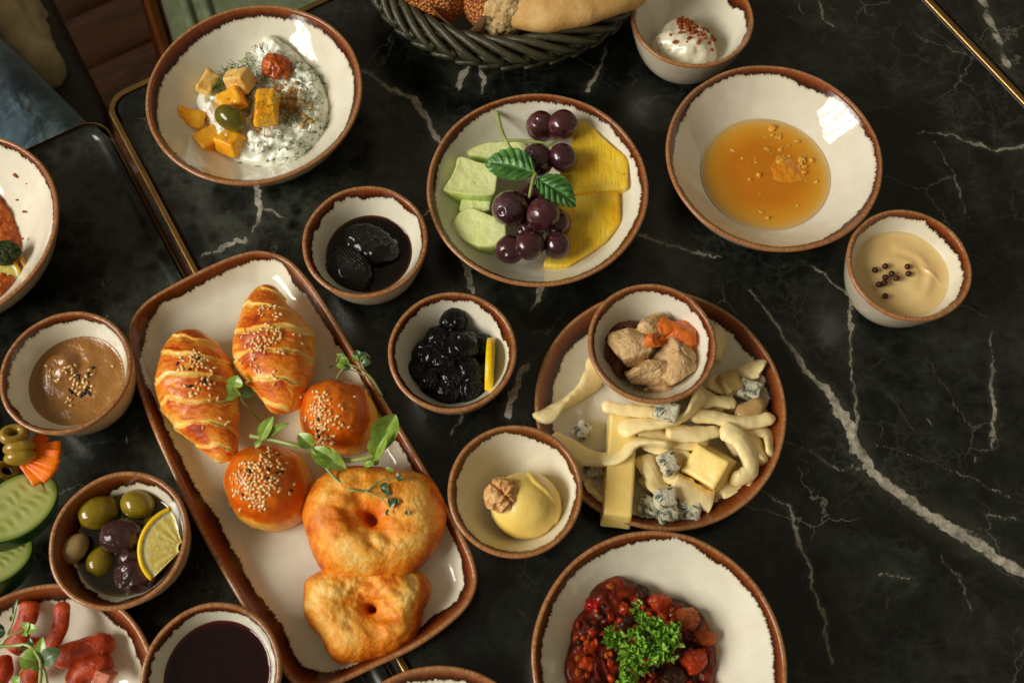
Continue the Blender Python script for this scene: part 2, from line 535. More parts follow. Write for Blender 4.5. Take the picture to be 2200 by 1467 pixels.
def make_marble():
    m = NT('dark_green_marble', rough=0.2, spec=0.4)
    P = m.obj()
    wn = m.n('ShaderNodeTexNoise'); m.lk(P, wn.inputs['Vector']); wn.inputs['Scale'].default_value = 55; wn.inputs['Detail'].default_value = 5; wn.inputs['Roughness'].default_value = 0.62
    wv = m.vmath('SUBTRACT', wn.outputs['Color'], (0.5, 0.5, 0.5))
    W = m.vmath('ADD', P, m.vmath('SCALE', wv, scale=0.020))
    # broken lumps of stone with a pale net between them
    e1 = m.voro(34, 'DISTANCE_TO_EDGE', vec=m.vmath('ADD', P, m.vmath('SCALE', wv, scale=0.035)))
    e2 = m.voro(90, 'DISTANCE_TO_EDGE', vec=m.vmath('ADD', P, m.vmath('SCALE', wv, scale=0.022)))
    big = m.noise(9, 3, 0.55)
    net = m.math('MULTIPLY', m.step(e1, 0.0, 0.055, 1.0, 0.0), m.step(big, 0.46, 0.66))
    net2 = m.math('MULTIPLY', m.step(e2, 0.0, 0.10, 1.0, 0.0), m.step(m.noise(16, 3, 0.6), 0.50, 0.68))
    cloud = m.noise(28, 6, 0.68, dist=0.6)
    lump = m.voro(120, 'SMOOTH_F1')
    base = m.ramp(cloud, [(0.32, (7, 8, 7)), (0.46, (15, 17, 15)), (0.58, (28, 32, 27)), (0.74, (56, 60, 51))])
    lump_c = m.ramp(m.noise(70, 5, 0.7), [(0.4, (8, 9, 8)), (0.60, (32, 36, 31)), (0.8, (62, 65, 56))])
    base = m.mix(m.step(m.noise(7, 3, 0.5), 0.42, 0.66), base, lump_c)
    base = m.mix(m.math('MULTIPLY', m.step(m.noise(5.5, 2, 0.5, dist=1.0), 0.52, 0.7), 0.22), base, (44, 27, 20))
    base = m.mix(m.math('MULTIPLY', net, 0.20), base, (92, 94, 82))
    base = m.mix(m.math('MULTIPLY', net2, 0.2), base, (84, 87, 76))
    # rounded dark lumps in a grey ground: the corner of the table nearest the yogurt bowl, and patches elsewhere
    cd = m.vmath('DISTANCE', P, (-0.30, 0.33, 0.0))
    area = m.math('ADD', m.step(cd, 0.10, 0.36, 0.30, 0.0), m.noise(6, 3, 0.55))
    lv = m.voro(24, 'SMOOTH_F1', vec=m.vmath('ADD', P, m.vmath('SCALE', wv, scale=0.016)))
    lv2 = m.voro(62, 'F1', vec=m.vmath('ADD', P, m.vmath('SCALE', wv, scale=0.010)))
    mat_ = m.math('MULTIPLY', m.step(lv, 0.22, 0.52), m.step(lv2, 0.18, 0.5))
    mat_ = m.math('MULTIPLY', mat_, m.step(m.noise(90, 5, 0.7), 0.25, 0.7))
    base = m.mix(m.math('MULTIPLY', mat_, m.step(area, 0.50, 0.78, 0.0, 0.72)), base, (70, 74, 65))
    # hairline cracks
    hair = m.voro(13, 'DISTANCE_TO_EDGE', vec=W)
    base = m.mix(m.math('MULTIPLY', m.step(hair, 0.0, 0.009, 0.32, 0.0), m.step(m.noise(11, 2, 0.5), 0.5, 0.62)), base, (150, 146, 130))
    # scattered white chips
    fl = m.math('MULTIPLY', m.step(m.noise(46, 3, 0.6, vec=m.vscale((1, 0.55, 1)), dist=1.5), 0.70, 0.735), m.step(m.noise(8, 2, 0.5), 0.5, 0.6))
    base = m.mix(m.math('MULTIPLY', fl, 0.7), base, (158, 152, 138))
    # the drawn veins: distance to the nearest one, measured on the table mesh
    best = m.attr('vk')
    brk = m.noise(120, 4, 0.7, dist=0.4)
    k = m.math('MULTIPLY_ADD', m.math('SUBTRACT', brk, 0.5), 1.5, best)
    vein = m.step(k, 0.58, 0.9, 1.0, 0.0)
    soft = m.step(best, 0.7, 3.2, 0.09, 0.0)
    vc = m.ramp(m.noise(160, 5, 0.7), [(0.3, (100, 97, 85)), (0.5, (164, 158, 142)), (0.7, (204, 198, 182))])
    base = m.mix(soft, base, (120, 116, 100))
    m.color(m.mix(m.math('MULTIPLY', vein, m.math('MULTIPLY', m.attr('vo'), m.step(m.noise(34, 3, 0.6), 0.3, 0.55, 0.45, 1.0))), base, vc))
    m.rough(m.math('MULTIPLY_ADD', m.noise(20, 3, 0.6), 0.14, 0.16))
    m.bump(m.noise(14, 2, 0.5), 0.0006)
    return m.m
MARBLE = make_marble()

def make_brass(name, c, rough=0.3):
    m = NT(name, rough=rough, metal=1.0)
    m.color(m.ramp(m.noise(40, 4, 0.6), [(0.3, tuple(x * 0.82 for x in c)), (0.7, c)]))
    m.rough(m.math('MULTIPLY_ADD', m.noise(300, 3, 0.6), 0.25, rough - 0.1))
    return m.m
BRASS = make_brass('brushed_brass', (176, 140, 88))
COPPER = make_brass('copper_edging', (190, 112, 66))
DARK_METAL = make_brass('dark_metal', (60, 52, 44), 0.4)

def make_wood():
    m = NT('stained_plank', rough=0.42)
    g = m.noise(9, 5, 0.65, vec=m.vscale((1.2, 14, 6)), dist=0.6)
    rnd_ = m.n('ShaderNodeObjectInfo').outputs['Random']
    c = m.ramp(g, [(0.3, (70, 38, 18)), (0.5, (108, 60, 29)), (0.7, (140, 82, 42))])
    m.color(m.mix(m.math('MULTIPLY', rnd_, 0.35), c, (60, 34, 20)))
    m.bump(g, 0.0006)
    return m.m
WOOD = make_wood()

GREEN_LEAF_STOPS = [(0.3, (58, 96, 34)), (0.55, (92, 136, 54)), (0.75, (128, 168, 84))]
def make_leaf(name, stops, rough=0.35, sss=0.15, vein=None):
    m = NT(name, rough=rough, sss=sss, sss_r=0.001, coat=0.15, coat_r=0.2)
    c = m.ramp(m.noise(120, 3, 0.6), stops)
    if vein: c = m.mix(m.step(m.attr('lv'), 0.0, 0.16, 0.7, 0.0), c, vein)
    m.color(c)
    m.b.inputs['Transmission Weight'].default_value = 0.0
    return m.m
SHOOT = make_leaf('pea_shoot_green', [(0.3, (96, 128, 40)), (0.5, (132, 164, 62)), (0.72, (168, 194, 98))], vein=(160, 184, 110))
STEMG = make_leaf('stem_green', [(0.3, (128, 144, 70)), (0.7, (166, 178, 104))])
CRESS = make_leaf('cress_green', [(0.3, (48, 74, 36)), (0.7, (84, 112, 58))])
MINT = make_leaf('mint_green', [(0.3, (46, 92, 38)), (0.5, (72, 126, 56)), (0.72, (110, 160, 88))], rough=0.4, vein=(92, 140, 80))
PARSLEY = make_leaf('parsley_green', [(0.25, (92, 142, 40)), (0.5, (140, 188, 66)), (0.75, (192, 222, 120))], rough=0.45)
DILL = make_leaf('dill_green', [(0.3, (66, 88, 30)), (0.7, (118, 140, 62))])

def make_seed(name, a, b):
    m = NT(name, rough=0.4, sss=0.1, sss_r=0.0008)
    r_ = m.n('ShaderNodeObjectInfo').outputs['Random']
    m.color(m.ramp(r_, [(0.0, a), (1.0, b)]))
    return m.m
SEED_MAT = make_seed('pale_sesame', (226, 172, 100), (250, 220, 164))
BLACK_SEED_MAT = make_seed('black_sesame', (24, 20, 18), (44, 36, 30))

# ------------------------------------------------------------------ the setting
def line_dir(a, b):
    d = (pix(*b) - pix(*a))[:2]; return d / np.linalg.norm(d)
EY = line_dir((225, 225), (412, 580))             # along the long edge, towards the viewer
EX = np.array([-EY[1], EY[0]])                    # along the back edge
CORNER = pix(217, 214)[:2]                        # outer corner of the trim, before rounding
RIGHT_P = pix(2095, 112)[:2]
MAIN_W = float((RIGHT_P - CORNER) @ EX) + 0.004
ANG = math.atan2(EX[1], EX[0])

def table_xy(a, b): return CORNER + EX * a + EY * b

def rrect(a0, a1, b0, b1, r, n=10):
    """rounded rectangle in table axes (a along the back edge, b along the long edge), counter-clockwise from above"""
    P = []
    for (ca, cb, t0) in ((a1 - r, b0 + r, -90), (a1 - r, b1 - r, 0), (a0 + r, b1 - r, 90), (a0 + r, b0 + r, 180)):
        for k in range(n + 1):
            t = R(t0 + 90 * k / n); P.append((ca + r * math.cos(t), cb + r * math.sin(t)))
    return np.array(P)

def marble_table(a0, a1, b0, b1, label, top_z, trim_w, trim_h, trim_mat, view):
    org = np.array([*table_xy((a0 + a1) / 2, (b0 + b1) / 2), -0.74])
    t = empty('marble_table', org, label, 'table', 'marble tables pushed together')
    def ring(inset, z, r0=0.02):
        Q = rrect(a0 + inset, a1 - inset, b0 + inset, b1 - inset, max(r0 - inset, 0.002))
        XY = np.array([table_xy(*q) for q in Q])
        return np.column_stack([XY, np.full(len(XY), z)])
    # stone slab: a fine grid whose border follows the rounded outline, with bevelled sides below it
    ins = trim_w + 0.0018; rad = 0.02 - ins
    A0, A1, B0, B1 = a0 + ins, a1 - ins, b0 + ins, b1 - ins
    va0, va1, vb0, vb1 = view
    def axis(lo, hi, v0, v1, st):
        v0, v1 = max(lo, v0), min(hi, v1)
        return np.unique(np.round(np.concatenate([[lo, hi], np.arange(lo, hi, 0.02), np.arange(v0, v1, st)]), 5))
    ga, gb = axis(A0, A1, va0, va1, 0.0013), axis(B0, B1, vb0, vb1, 0.0013)
    gA, gB = np.meshgrid(ga, gb); q = np.stack([gA.ravel(), gB.ravel()], 1)
    cc = np.stack([np.clip(q[:, 0], A0 + rad, A1 - rad), np.clip(q[:, 1], B0 + rad, B1 - rad)], 1)
    dv = q - cc; m_ = np.max(np.abs(dv), axis=1); l_ = np.linalg.norm(dv, axis=1)
    q = np.where((l_ > 1e-9)[:, None], cc + dv / np.maximum(l_, 1e-9)[:, None] * m_[:, None], q)
    V = np.column_stack([CORNER + q[:, :1] * EX + q[:, 1:] * EY, np.full(len(q), top_z)])
    F = [grid_faces(len(gb), len(ga))]
    idx = np.arange(len(q)).reshape(len(gb), len(ga))
    bd = np.concatenate([idx[0, :-1], idx[:-1, -1], idx[-1, :0:-1], idx[:0:-1, 0]])
    base = len(V); nb = len(bd)
    ctr = table_xy((a0 + a1) / 2, (b0 + b1) / 2)
    for dz, grow in ((0.0012, 1.0012), (0.02, 1.0012)):
        S = V[bd].copy(); S[:, :2] = ctr + (S[:, :2] - ctr) * grow; S[:, 2] = top_z - dz
        V = np.vstack([V, S])
    k = np.arange(nb); k2 = (k + 1) % nb
    F.append(np.stack([bd, base + k, base + k2, bd[k2]], 1)[:, ::-1]); F.append(np.stack([base + k, base + nb + k, base + nb + k2, base + k2], 1)[:, ::-1])
    V = np.vstack([V, [[*ctr, top_z - 0.02]]])
    F.append(np.stack([np.full(nb, len(V) - 1), base + nb + k, base + nb + k2], 1))
    F = [f[:, ::-1] for f in F]
    vk, vo = vein_field(V)
    mk('tabletop', V, F, MARBLE, t, smooth=False, attrs={'vk': vk, 'vo': vo}, origin=(0, 0, 0))
    n = len(ring(0, 0))
    # metal edging
    zt = top_z + trim_h
    prof = [(trim_w, top_z - 0.02), (trim_w, zt - 0.0008), (trim_w - 0.0008, zt), (0.0012, zt), (0.0004, zt - 0.0004), (0, zt - 0.0014), (0, top_z - 0.024), (trim_w, top_z - 0.024)]
    V = np.vstack([ring(i, z) for i, z in prof])
    F = grid_faces(len(prof), n, True)
    last = np.arange(n) + (len(prof) - 1) * n
    F = np.vstack([F, np.stack([last, np.roll(last, -1), np.roll(np.arange(n), -1), np.arange(n)], 1)])
    mk('edge_trim', V, [F], trim_mat, t)
    # pedestal
    cx, cy = table_xy((a0 + a1) / 2, (b0 + b1) / 2)
    V, F = tube([(cx, cy, top_z - 0.024), (cx, cy, -0.70)], 0.035, seg=20); mk('pedestal', V, F, DARK_METAL, t)
    V, F, _ = mound([(cx + 0.22 * math.cos(x), cy + 0.22 * math.sin(x)) for x in np.linspace(0, 2 * math.pi, 24, endpoint=False)], -0.738, 0.03, 6, 0.6, 40, 8, depth=0.001)
    mk('pedestal_foot', V, F, DARK_METAL, t)
    return t
marble_table(0, MAIN_W, 0, 0.95, 'dark veined marble table with a brass edge carrying most of the breakfast dishes', 0.0, 0.0050, 0.0010, BRASS, (-0.02, MAIN_W + 0.02, -0.02, 0.66))
marble_table(-0.645, -0.0055, 0.008, 0.95, 'dark marble table with thin dull edging in front of the jeans', -0.006, 0.0016, 0.0004, BRASS, (0, -1, 0, -1))
marble_table(MAIN_W + 0.0015, MAIN_W + 0.64, -0.02, 0.95, 'dark marble table with white veins beyond the far brass strip', -0.002, 0.0012, 0.0, BRASS, (MAIN_W, MAIN_W + 0.1, 0, 0.2))

# wooden floor with boards
def floor():
    g = NT('floor_base', rough=0.7); g.color((34, 20, 12))
    s = 4.0
    o = mk('floor', [(-s, -s, -0.746), (s, -s, -0.746), (s, s, -0.746), (-s, s, -0.746)], np.array([[0, 1, 2, 3]]), g.m, smooth=False)
    struct(o)
    c0 = pix(230, 100, -0.74)
    ey = np.array([EX[0], EX[1]]); ex = np.array([-EX[1], EX[0]])
    proto = None
    W_, L_ = 0.118, 0.9
    for i in range(-5, 8):
        for j in range(-1, 2):
            cx, cy = c0[:2] + ex * (i * (W_ + 0.002) + 0.03) + ey * (j * (L_ + 0.002) + (0.21 * (i * 2.7 % 4) - 0.2))
            if proto is None:
                V, F = rbox((0, 0, 0), (L_, W_, 0.012), 0.0012, n=2)
                proto = mesh_data('plank', V, F, WOOD, smooth=False)
            p = bpy.data.objects.new('plank', proto)
            link(p, (cx, cy, -0.7395 - 0.006 + rnd.uniform(-0.0006, 0.0006)), o)
            p.rotation_euler = (0, 0, math.atan2(ey[1], ey[0]))
floor()

# green velvet chair beyond the back edge of the table
def green_chair():
    vel = NT('green_velvet', rough=0.85, sheen=0.6)
    vel.color(vel.ramp(vel.noise(60, 3, 0.6), [(0.3, (78, 92, 58)), (0.7, (112, 124, 84))]))
    z = -0.27
    A = pix(300, -30, z); B = pix(352, 150, z)
    d = (B - A)[:2]; d /= np.linalg.norm(d); nrm = np.array([-d[1], d[0]])
    if nrm[0] < 0: nrm = -nrm
    c = (A[:2] + B[:2]) / 2 - d * 0.08 + nrm * 0.25
    ang = math.degrees(math.atan2(d[1], d[0]))
    t = empty('green_chair', (c[0], c[1], -0.74), 'green velvet chair with a copper edged seat behind the table', 'chair')
    V, F = rbox((c[0], c[1], z - 0.05), (0.46, 0.47, 0.10), 0.035, (0, 0, ang), n=9); mk('seat', V, F, vel.m, t)
    for off, zz in ((0.205, z + 0.0006), (0.183, z + 0.0006)):
        e0 = np.array([*(c - nrm * off - d * 0.2), zz]); e1 = np.array([*(c - nrm * off + d * 0.2), zz])
        V, F = tube(np.linspace(e0, e1, 12), 0.0055, seg=10); mk('piping', V, F, vel.m, t)
    cop = COPPER
    e0 = np.array([*(c - nrm * 0.248 - d * 0.235), z - 0.035]); e1 = np.array([*(c - nrm * 0.248 + d * 0.235), z - 0.035])
    V, F = tube(np.linspace(e0, e1, 6), 0.011, 0.02, seg=14); mk('seat_rail', V, F, cop, t)
    bk = c - d * 0.225
    V, F = rbox((bk[0], bk[1], z + 0.17), (0.07, 0.47, 0.36), 0.03, (0, 0, ang), n=7); mk('backrest', V, F, vel.m, t)
    for sx in (-1, 1):
        for sy in (-1, 1):
            p = c + d * 0.19 * sx + nrm * 0.19 * sy
            V, F = tube([(p[0], p[1], z - 0.09), (p[0] + 0.01 * sx, p[1], -0.738)], [0.016, 0.010], seg=12); mk('leg', V, F, cop, t)
green_chair()

# the guest in jeans beside the further table, and the seat
def skin_body(name, joints, edges, radii, mat, parent=None, sub=2, root=0, origin=None):
    me = bpy.data.meshes.new(name)
    J = np.array(joints, float); org = np.array(origin) if origin is not None else np.array([J[0][0], J[0][1], J[:, 2].min()])
    me.from_pydata([tuple(p) for p in J - org], edges, [])
    o = bpy.data.objects.new(name, me); link(o, org, parent)
    md = o.modifiers.new('skin', 'SKIN'); md.use_smooth_shade = True
    for i, r in enumerate(radii):
        sv = me.skin_vertices[0].data[i]; sv.radius = (r, r) if not isinstance(r, tuple) else r
        sv.use_root = i == root
    s = o.modifiers.new('sub', 'SUBSURF'); s.levels = sub; s.render_levels = sub
    me.materials.append(mat)
    return o

def guest():
    jean = NT('blue_denim', rough=0.9, sheen=0.2)
    wv = jean.noise(14, 3, 0.6, dist=0.5)
    cl = jean.ramp(wv, [(0.3, (46, 66, 82)), (0.5, (82, 110, 126)), (0.72, (136, 162, 172))])
    jean.color(jean.mix(jean.math('MULTIPLY', jean.step(jean.noise(900, 2, 0.5), 0.4, 0.6), 0.25), cl, (30, 44, 58)))
    jean.bump(jean.noise(16, 3, 0.5, vec=jean.vscale((1.6, 1.0, 1)), dist=0.5), 0.012)
    jean.bump(jean.noise(900, 2, 0.5), 0.0004)
    skin = NT('skin', rough=0.5, sss=0.2); skin.color((200, 150, 122))
    jk = NT('black_top', rough=0.85); jk.color(jk.ramp(jk.noise(40, 3), [(0.3, (24, 22, 20)), (0.7, (40, 36, 32))]))
    z = -0.20
    hipR, kneeR = np.array([-0.86, 0.84, z]), np.array([-0.435, 0.462, z - 0.01])
    hipL, kneeL = np.array([-0.98, 0.70, z]), np.array([-0.60, 0.25, z - 0.01])
    pel = (hipR + hipL) / 2 + np.array([0, 0, 0.02])
    ax = (kneeR - hipR)[:2]; ax /= np.linalg.norm(ax); sd = np.array([ax[1], -ax[0]])
    def at(base, f, s, u): return base + np.array([*(ax * f + sd * s), u])
    chest = at(pel, 0.0, 0, 0.30); neck = at(pel, 0.02, 0, 0.47); head = at(pel, 0.06, 0, 0.60); crown = at(pel, 0.06, 0, 0.70)
    shR, shL = at(pel, 0.0, -0.19, 0.40), at(pel, 0.0, 0.19, 0.40)
    elR, elL = at(pel, -0.04, -0.26, 0.14), at(pel, -0.04, 0.26, 0.14)
    wrR, wrL = at(pel, 0.14, -0.22, 0.06), at(pel, 0.14, 0.20, 0.06)
    hdR, hdL = at(pel, 0.22, -0.19, 0.05), at(pel, 0.22, 0.17, 0.05)
    ankR, ankL = kneeR + np.array([-0.03, 0.02, -0.42]), kneeL + np.array([-0.03, 0.02, -0.42])
    toeR, toeL = at(ankR, 0.15, 0, -0.07), at(ankL, 0.15, 0, -0.07)
    J = [pel, chest, neck, head, crown, shR, elR, wrR, hdR, shL, elL, wrL, hdL, hipR, kneeR, ankR, toeR, hipL, kneeL, ankL, toeL]
    E = [(0,1),(1,2),(2,3),(3,4),(1,5),(5,6),(6,7),(7,8),(1,9),(9,10),(10,11),(11,12),(0,13),(13,14),(14,15),(15,16),(0,17),(17,18),(18,19),(19,20)]
    r = [.11,.12,.055,.09,.07,.055,.042,.03,.03,.055,.042,.03,.03,.08,.062,.042,.035,.08,.062,.042,.035]
    p = skin_body('person', J, E, r, skin.m, origin=(pel[0], pel[1], -0.738))
    tag(p, 'seated person in faded blue jeans at the edge of the dark seat', 'person')
    mid = lambda a, b, t: a + (b - a) * t
    J2 = [pel, hipR, mid(hipR, kneeR, .5), kneeR, mid(kneeR, ankR, .5), ankR + np.array([0, 0, .05]), hipL, mid(hipL, kneeL, .5), kneeL, mid(kneeL, ankL, .5), ankL + np.array([0, 0, .05])]
    E2 = [(0,1),(1,2),(2,3),(3,4),(4,5),(0,6),(6,7),(7,8),(8,9),(9,10)]
    skin_body('jeans', J2, E2, [.135,.11,.098,.085,.072,.06,.11,.098,.085,.072,.06], jean.m, p)
    J3 = [pel + np.array([0, 0, .03]), chest, neck - np.array([0, 0, .03]), shR, elR, wrR, shL, elL, wrL]
    skin_body('top', J3, [(0,1),(1,2),(1,3),(3,4),(4,5),(1,6),(6,7),(7,8)], [.145,.15,.075,.075,.06,.042,.075,.06,.042], jk.m, p)
    # dark seat and the khaki coat that lies on it
    dk = NT('dark_brown_hide', rough=0.5); dk.color(dk.ramp(dk.noise(50, 3), [(0.3, (26, 17, 11)), (0.7, (44, 29, 19))]))
    zs = -0.29
    O = pixs([(-55, -330), (30, -160), (112, 0), (170, 120), (245, 262), (60, 420), (-400, 330), (-1100, 100), (-1100, -420), (-500, -400)], zs)  # unseen far end lengthened to keep window light off the floor boards
    V, F, _ = slab(O, zs - 0.07, 0.07, 0.015, soft=2)
    t = empty('dark_bench', (V[:, 0].mean(), V[:, 1].mean(), -0.738), 'dark brown upholstered seat beside the blue jeans', 'seat')
    mk('seat', V, F, dk.m, t)
    for q in ((-60, -120), (-330, 260), (-350, -120)):
        b = pix(*q, zs - 0.06); V, F = tube([b, (b[0], b[1], -0.738)], 0.018, seg=10); mk('leg', V, F, DARK_METAL, t)
    kh = NT('khaki_cloth', rough=0.9, sheen=0.2); kh.color(kh.ramp(kh.noise(30, 3), [(0.3, (176, 154, 112)), (0.7, (214, 192, 148))]))
    O = pixs([(-160, -150), (20, -120), (48, -20), (72, 60), (100, 118), (70, 128), (20, 84), (-40, 50), (-200, 30)], zs + 0.03)
    V, F, rr = mound(O, zs + 0.001, 0.06, 3, 0.6, 120, 26)
    k = np.stack([V[:, 0] * 9 + V[:, 1] * 5, V[:, 0] * 3 - V[:, 1] * 2, V[:, 2]], 1)
    V = disp(V, F, 0.016 * np.sin(3.2 * k[:, 0] + 2 * pnoise(V * 9)) + 0.006 * fbm(V * 40, 3))
    tag(mk('coat', V, F, kh.m), 'khaki cloth coat lying crumpled over the dark seat', 'coat')
guest()

# ------------------------------------------------------------------ dishes
def glaze_attrs(ringRim, Vs, T, nrow):
    """gv: mm along the profile from the lip (+ inside), gt: where the brown glaze ends, gp: a frame for the streaks"""
    n = len(ringRim)
    gv = np.repeat(Vs, n); gt = np.tile(T, nrow)
    gp = np.column_stack([np.tile(ringRim * 1000, (nrow, 1)), gv * 0.10])
    return gv, gt, gp

class Dish:
    def __init__(s, bbox, h, zf, label, kind='bowl', foot=0.55, p=1.9, r0=0.15, q=1.8, t=0.0034, seed=0, band=(6, 3), bumps=(), zbase=0.0, name=None, group=None):
        s.h, s.zf, s.zb, s.t = h, zf, zbase, t
        x0, y0, x1, y1 = bbox
        cx, cy = (x0 + x1) / 2, (y0 + y1) / 2
        zr = zbase + h; c = pix(cx, cy, zr); Rr = (x1 - x0) / 2 * mpp(cx, cy, zr)
        th = np.linspace(0, 2 * np.pi, 90)
        tx, ty = cx, cy
        for _ in range(6):
            q_ = proj(np.column_stack([c[0] + Rr * np.cos(th), c[1] + Rr * np.sin(th), np.full(90, zr)]))
            bx, by = (q_[:, 0].min() + q_[:, 0].max()) / 2, (q_[:, 1].min() + q_[:, 1].max()) / 2
            tx += cx - bx; ty += cy - by; c = pix(tx, ty, zr)
            Rr *= math.sqrt((x1 - x0) * (y1 - y0) / (np.ptp(q_[:, 0]) * np.ptp(q_[:, 1])))
        s.c, s.R = c[:2], Rr
        s.Ri = Rr - t; s.r0, s.p = r0 * s.Ri, p
        N = 180
        th = np.linspace(0, 2 * np.pi, N, endpoint=False)
        e = np.column_stack([np.cos(th), np.sin(th), np.zeros(N)])
        wob = 1 + 0.007 * fbm(e * 1.1, 2, seed) + 0.002 * fbm(e * 5, 2, seed + 5)
        zw = 0.0007 * fbm(e * 1.4, 2, seed + 9)
        T = band[0] + 1.5 * band[1] * fbm(e * 1.6, 4, seed + 3, 0.6) + 0.6 * fbm(e * 9, 2, seed + 4)
        for a, amp, wd in bumps:
            dd = (np.degrees(th) - a + 180) % 360 - 180
            T = T + amp * np.exp(-(dd / wd) ** 2)
        T = np.maximum(T, 1.6)
        prof = []                                     # (radius, z, along) from the inside floor outwards
        rr = s.Ri * (1 - (1 - np.linspace(0.02, 1, 34)) ** 1.3)
        zz = s.zi(rr)
        arc = np.concatenate([[0], np.cumsum(np.hypot(np.diff(rr), np.diff(zz)))]); arc = (arc[-1] - arc) * 1000 + t * 500
        prof += [(a, b, g) for a, b, g in zip(rr, zz, arc)]
        for k in range(1, 8):
            a = math.pi * (1 - k / 8); prof.append((Rr - t / 2 + t / 2 * math.cos(a), h + t * 0.42 * math.sin(a), (t * 500) * math.cos(a) * -1))
        rf = foot * Rr
        z_o = h * (1 - np.linspace(0.0, 1, 20) ** 1.1)
        last = t * -500
        for a, b in zip(rf + (Rr - rf) * np.clip(z_o / h, 0, 1) ** (1 / q), z_o):
            prof.append((a, max(b, 0.0), last - (h - b) * 1000 * 1.2))
        prof += [(rf - 0.002, 0.0, -60), (rf - 0.004, 0.0015, -60), (0.001, 0.0015, -60)]
        rows = []
        for (r_, z_, g) in prof:
            k = np.clip(z_ / h, 0, 1)
            rad = r_ * (1 + (wob - 1) * k)
            rows.append(np.column_stack([s.c[0] + rad * e[:, 0], s.c[1] + rad * e[:, 1], zbase + z_ + zw * k ** 2]))
        V = np.vstack(rows)
        gv, gt, gp = glaze_attrs(e[:, :2] * Rr, np.array([g for _, _, g in prof]), T, len(prof))
        F = [grid_faces(len(prof), N, True), np.arange(N)[None, ::-1]]
        F[0] = F[0][:, ::-1]
        o = mk(name or ('plate' if kind == 'plate' else 'bowl'), V, [F[0]], CERAMIC, None, True, dict(gv=gv, gt=gt, gp=gp), origin=(s.c[0], s.c[1], zbase))
        # floor disc closes the inside
        bm = bmesh.new(); bm.from_mesh(o.data); bm.verts.ensure_lookup_table()
        bm.faces.new([bm.verts[i] for i in range(N)]).smooth = True
        bm.faces.new([bm.verts[len(V) - N + i] for i in range(N)][::-1])
        bm.to_mesh(o.data); bm.free()
        s.o = tag(o, label, kind, group)
    def zi(s, r):
        """height of the inside above the table at radius r, from the bowl's own base"""
        x = np.clip((np.asarray(r, float) - s.r0) / (s.Ri - s.r0), 0, 1.02)
        return s.zf + (s.h - s.zf) * x ** s.p
    def z(s, x, y):
        return s.zb + s.zi(np.hypot(np.asarray(x) - s.c[0], np.asarray(y) - s.c[1]))
    def rest(s, px, py, r):
        """centre of a body of half-height r that lies on the inside of the dish and shows at px, py"""
        z = s.zb + s.zf + r
        for _ in range(8):
            P = pix(px, py, z); z = 0.5 * z + 0.5 * (float(s.z(P[0], P[1])) + r)
        return pix(px, py, z)
    def inside(s, O, z, gap=0.001):
        """an outline at height z, drawn in where it would cut the wall"""
        lim = s.level(z - s.zb - s.zf) - gap
        O = np.array(O, float); e = O[:, :2] - s.c; r_ = np.linalg.norm(e, axis=1)
        O[:, :2] = s.c + e * np.minimum(1, lim / np.maximum(r_, 1e-6))[:, None]
        return O
    def level(s, dz):
        """radius of a liquid whose surface is dz above the floor"""
        return s.r0 + (s.Ri - s.r0) * (dz / (s.h - s.zf)) ** (1 / s.p)

SMALL = 'small cream bowls with brown rims'
BIG = 'wide cream bowls with brown rims'
sm = dict(h=0.044, zf=0.006, foot=0.52, p=1.75, r0=0.28, q=2.3, group=SMALL)
bg = dict(h=0.046, zf=0.006, foot=0.50, p=1.9, r0=0.12, q=1.9, group=BIG)

dip_bowl = Dish((315, 10, 777, 400), label='wide cream bowl with brown rim holding yogurt dip with yellow cubes and an olive', seed=1, band=(6, 1.5), bumps=[(150, 4, 30), (100, 2, 30)], **bg)
fig_bowl = Dish((652, 398, 917, 643), label='small brown rimmed bowl holding black fruit in dark syrup', seed=2, band=(6, 2.5), bumps=[(150, 3, 25)], **sm)
fruit_bowl = Dish((918, 200, 1392, 618), label='shallow cream bowl holding grapes, melon and pineapple', seed=3, band=(5.5, 1.2), h=0.038, zf=0.006, foot=0.55, p=2.3, r0=0.25, q=1.7, group=BIG)
cream_bowl = Dish((1366, -78, 1607, 158), label='small cream bowl at the photo\'s top edge with white clotted cream inside', seed=4, band=(5.5, 3), bumps=[(30, 5, 25)], **sm)
honey_bowl = Dish((1432, 140, 1895, 543), label='wide cream bowl with brown rim holding amber honey', seed=5, band=(5.5, 2), bumps=[(60, 5, 14)], **bg)
pepper_bowl = Dish((1820, 450, 2086, 693), label='small cream bowl with beige sauce dotted with peppercorns', seed=6, band=(5, 1.5), bumps=[(40, 3, 30)], **sm)
black_bowl = Dish((834, 627, 1110, 887), label='small bowl heaped with black olives and a lemon slice', seed=7, band=(6, 2), bumps=[(25, 4, 16)], **sm)
cheese_plate = Dish((1147, 625, 1692, 1139), label='round cream plate with a broad brown rim piled with cheeses', kind='plate', seed=8, band=(10.5, 2), bumps=[(-45, 6, 40), (120, 4, 40)], h=0.021, zf=0.0055, foot=0.6, p=2.6, r0=0.55, q=1.3)
halva_bowl = Dish((1262, 610, 1540, 868), label='small bowl standing on the cheese plate with crumbly halva and orange fruit', seed=9, band=(5.5, 1.6), zbase=0.0045, **sm)
butter_bowl = Dish((962, 912, 1252, 1200), label='small bowl holding a ball of butter with a walnut', seed=10, band=(5, 2), bumps=[(60, 3, 25)], **sm)
stew_bowl = Dish((1137, 1145, 1697, 1712), label='wide cream bowl holding glossy red stew under curly parsley', seed=11, band=(6.5, 1.2), bumps=[(75, -4.5, 9)], **bg)
tahini_bowl = Dish((-1, 669, 284, 935), label='small bowl of brown tahini paste sprinkled with sesame', seed=12, band=(4.5, 1.5), **sm)
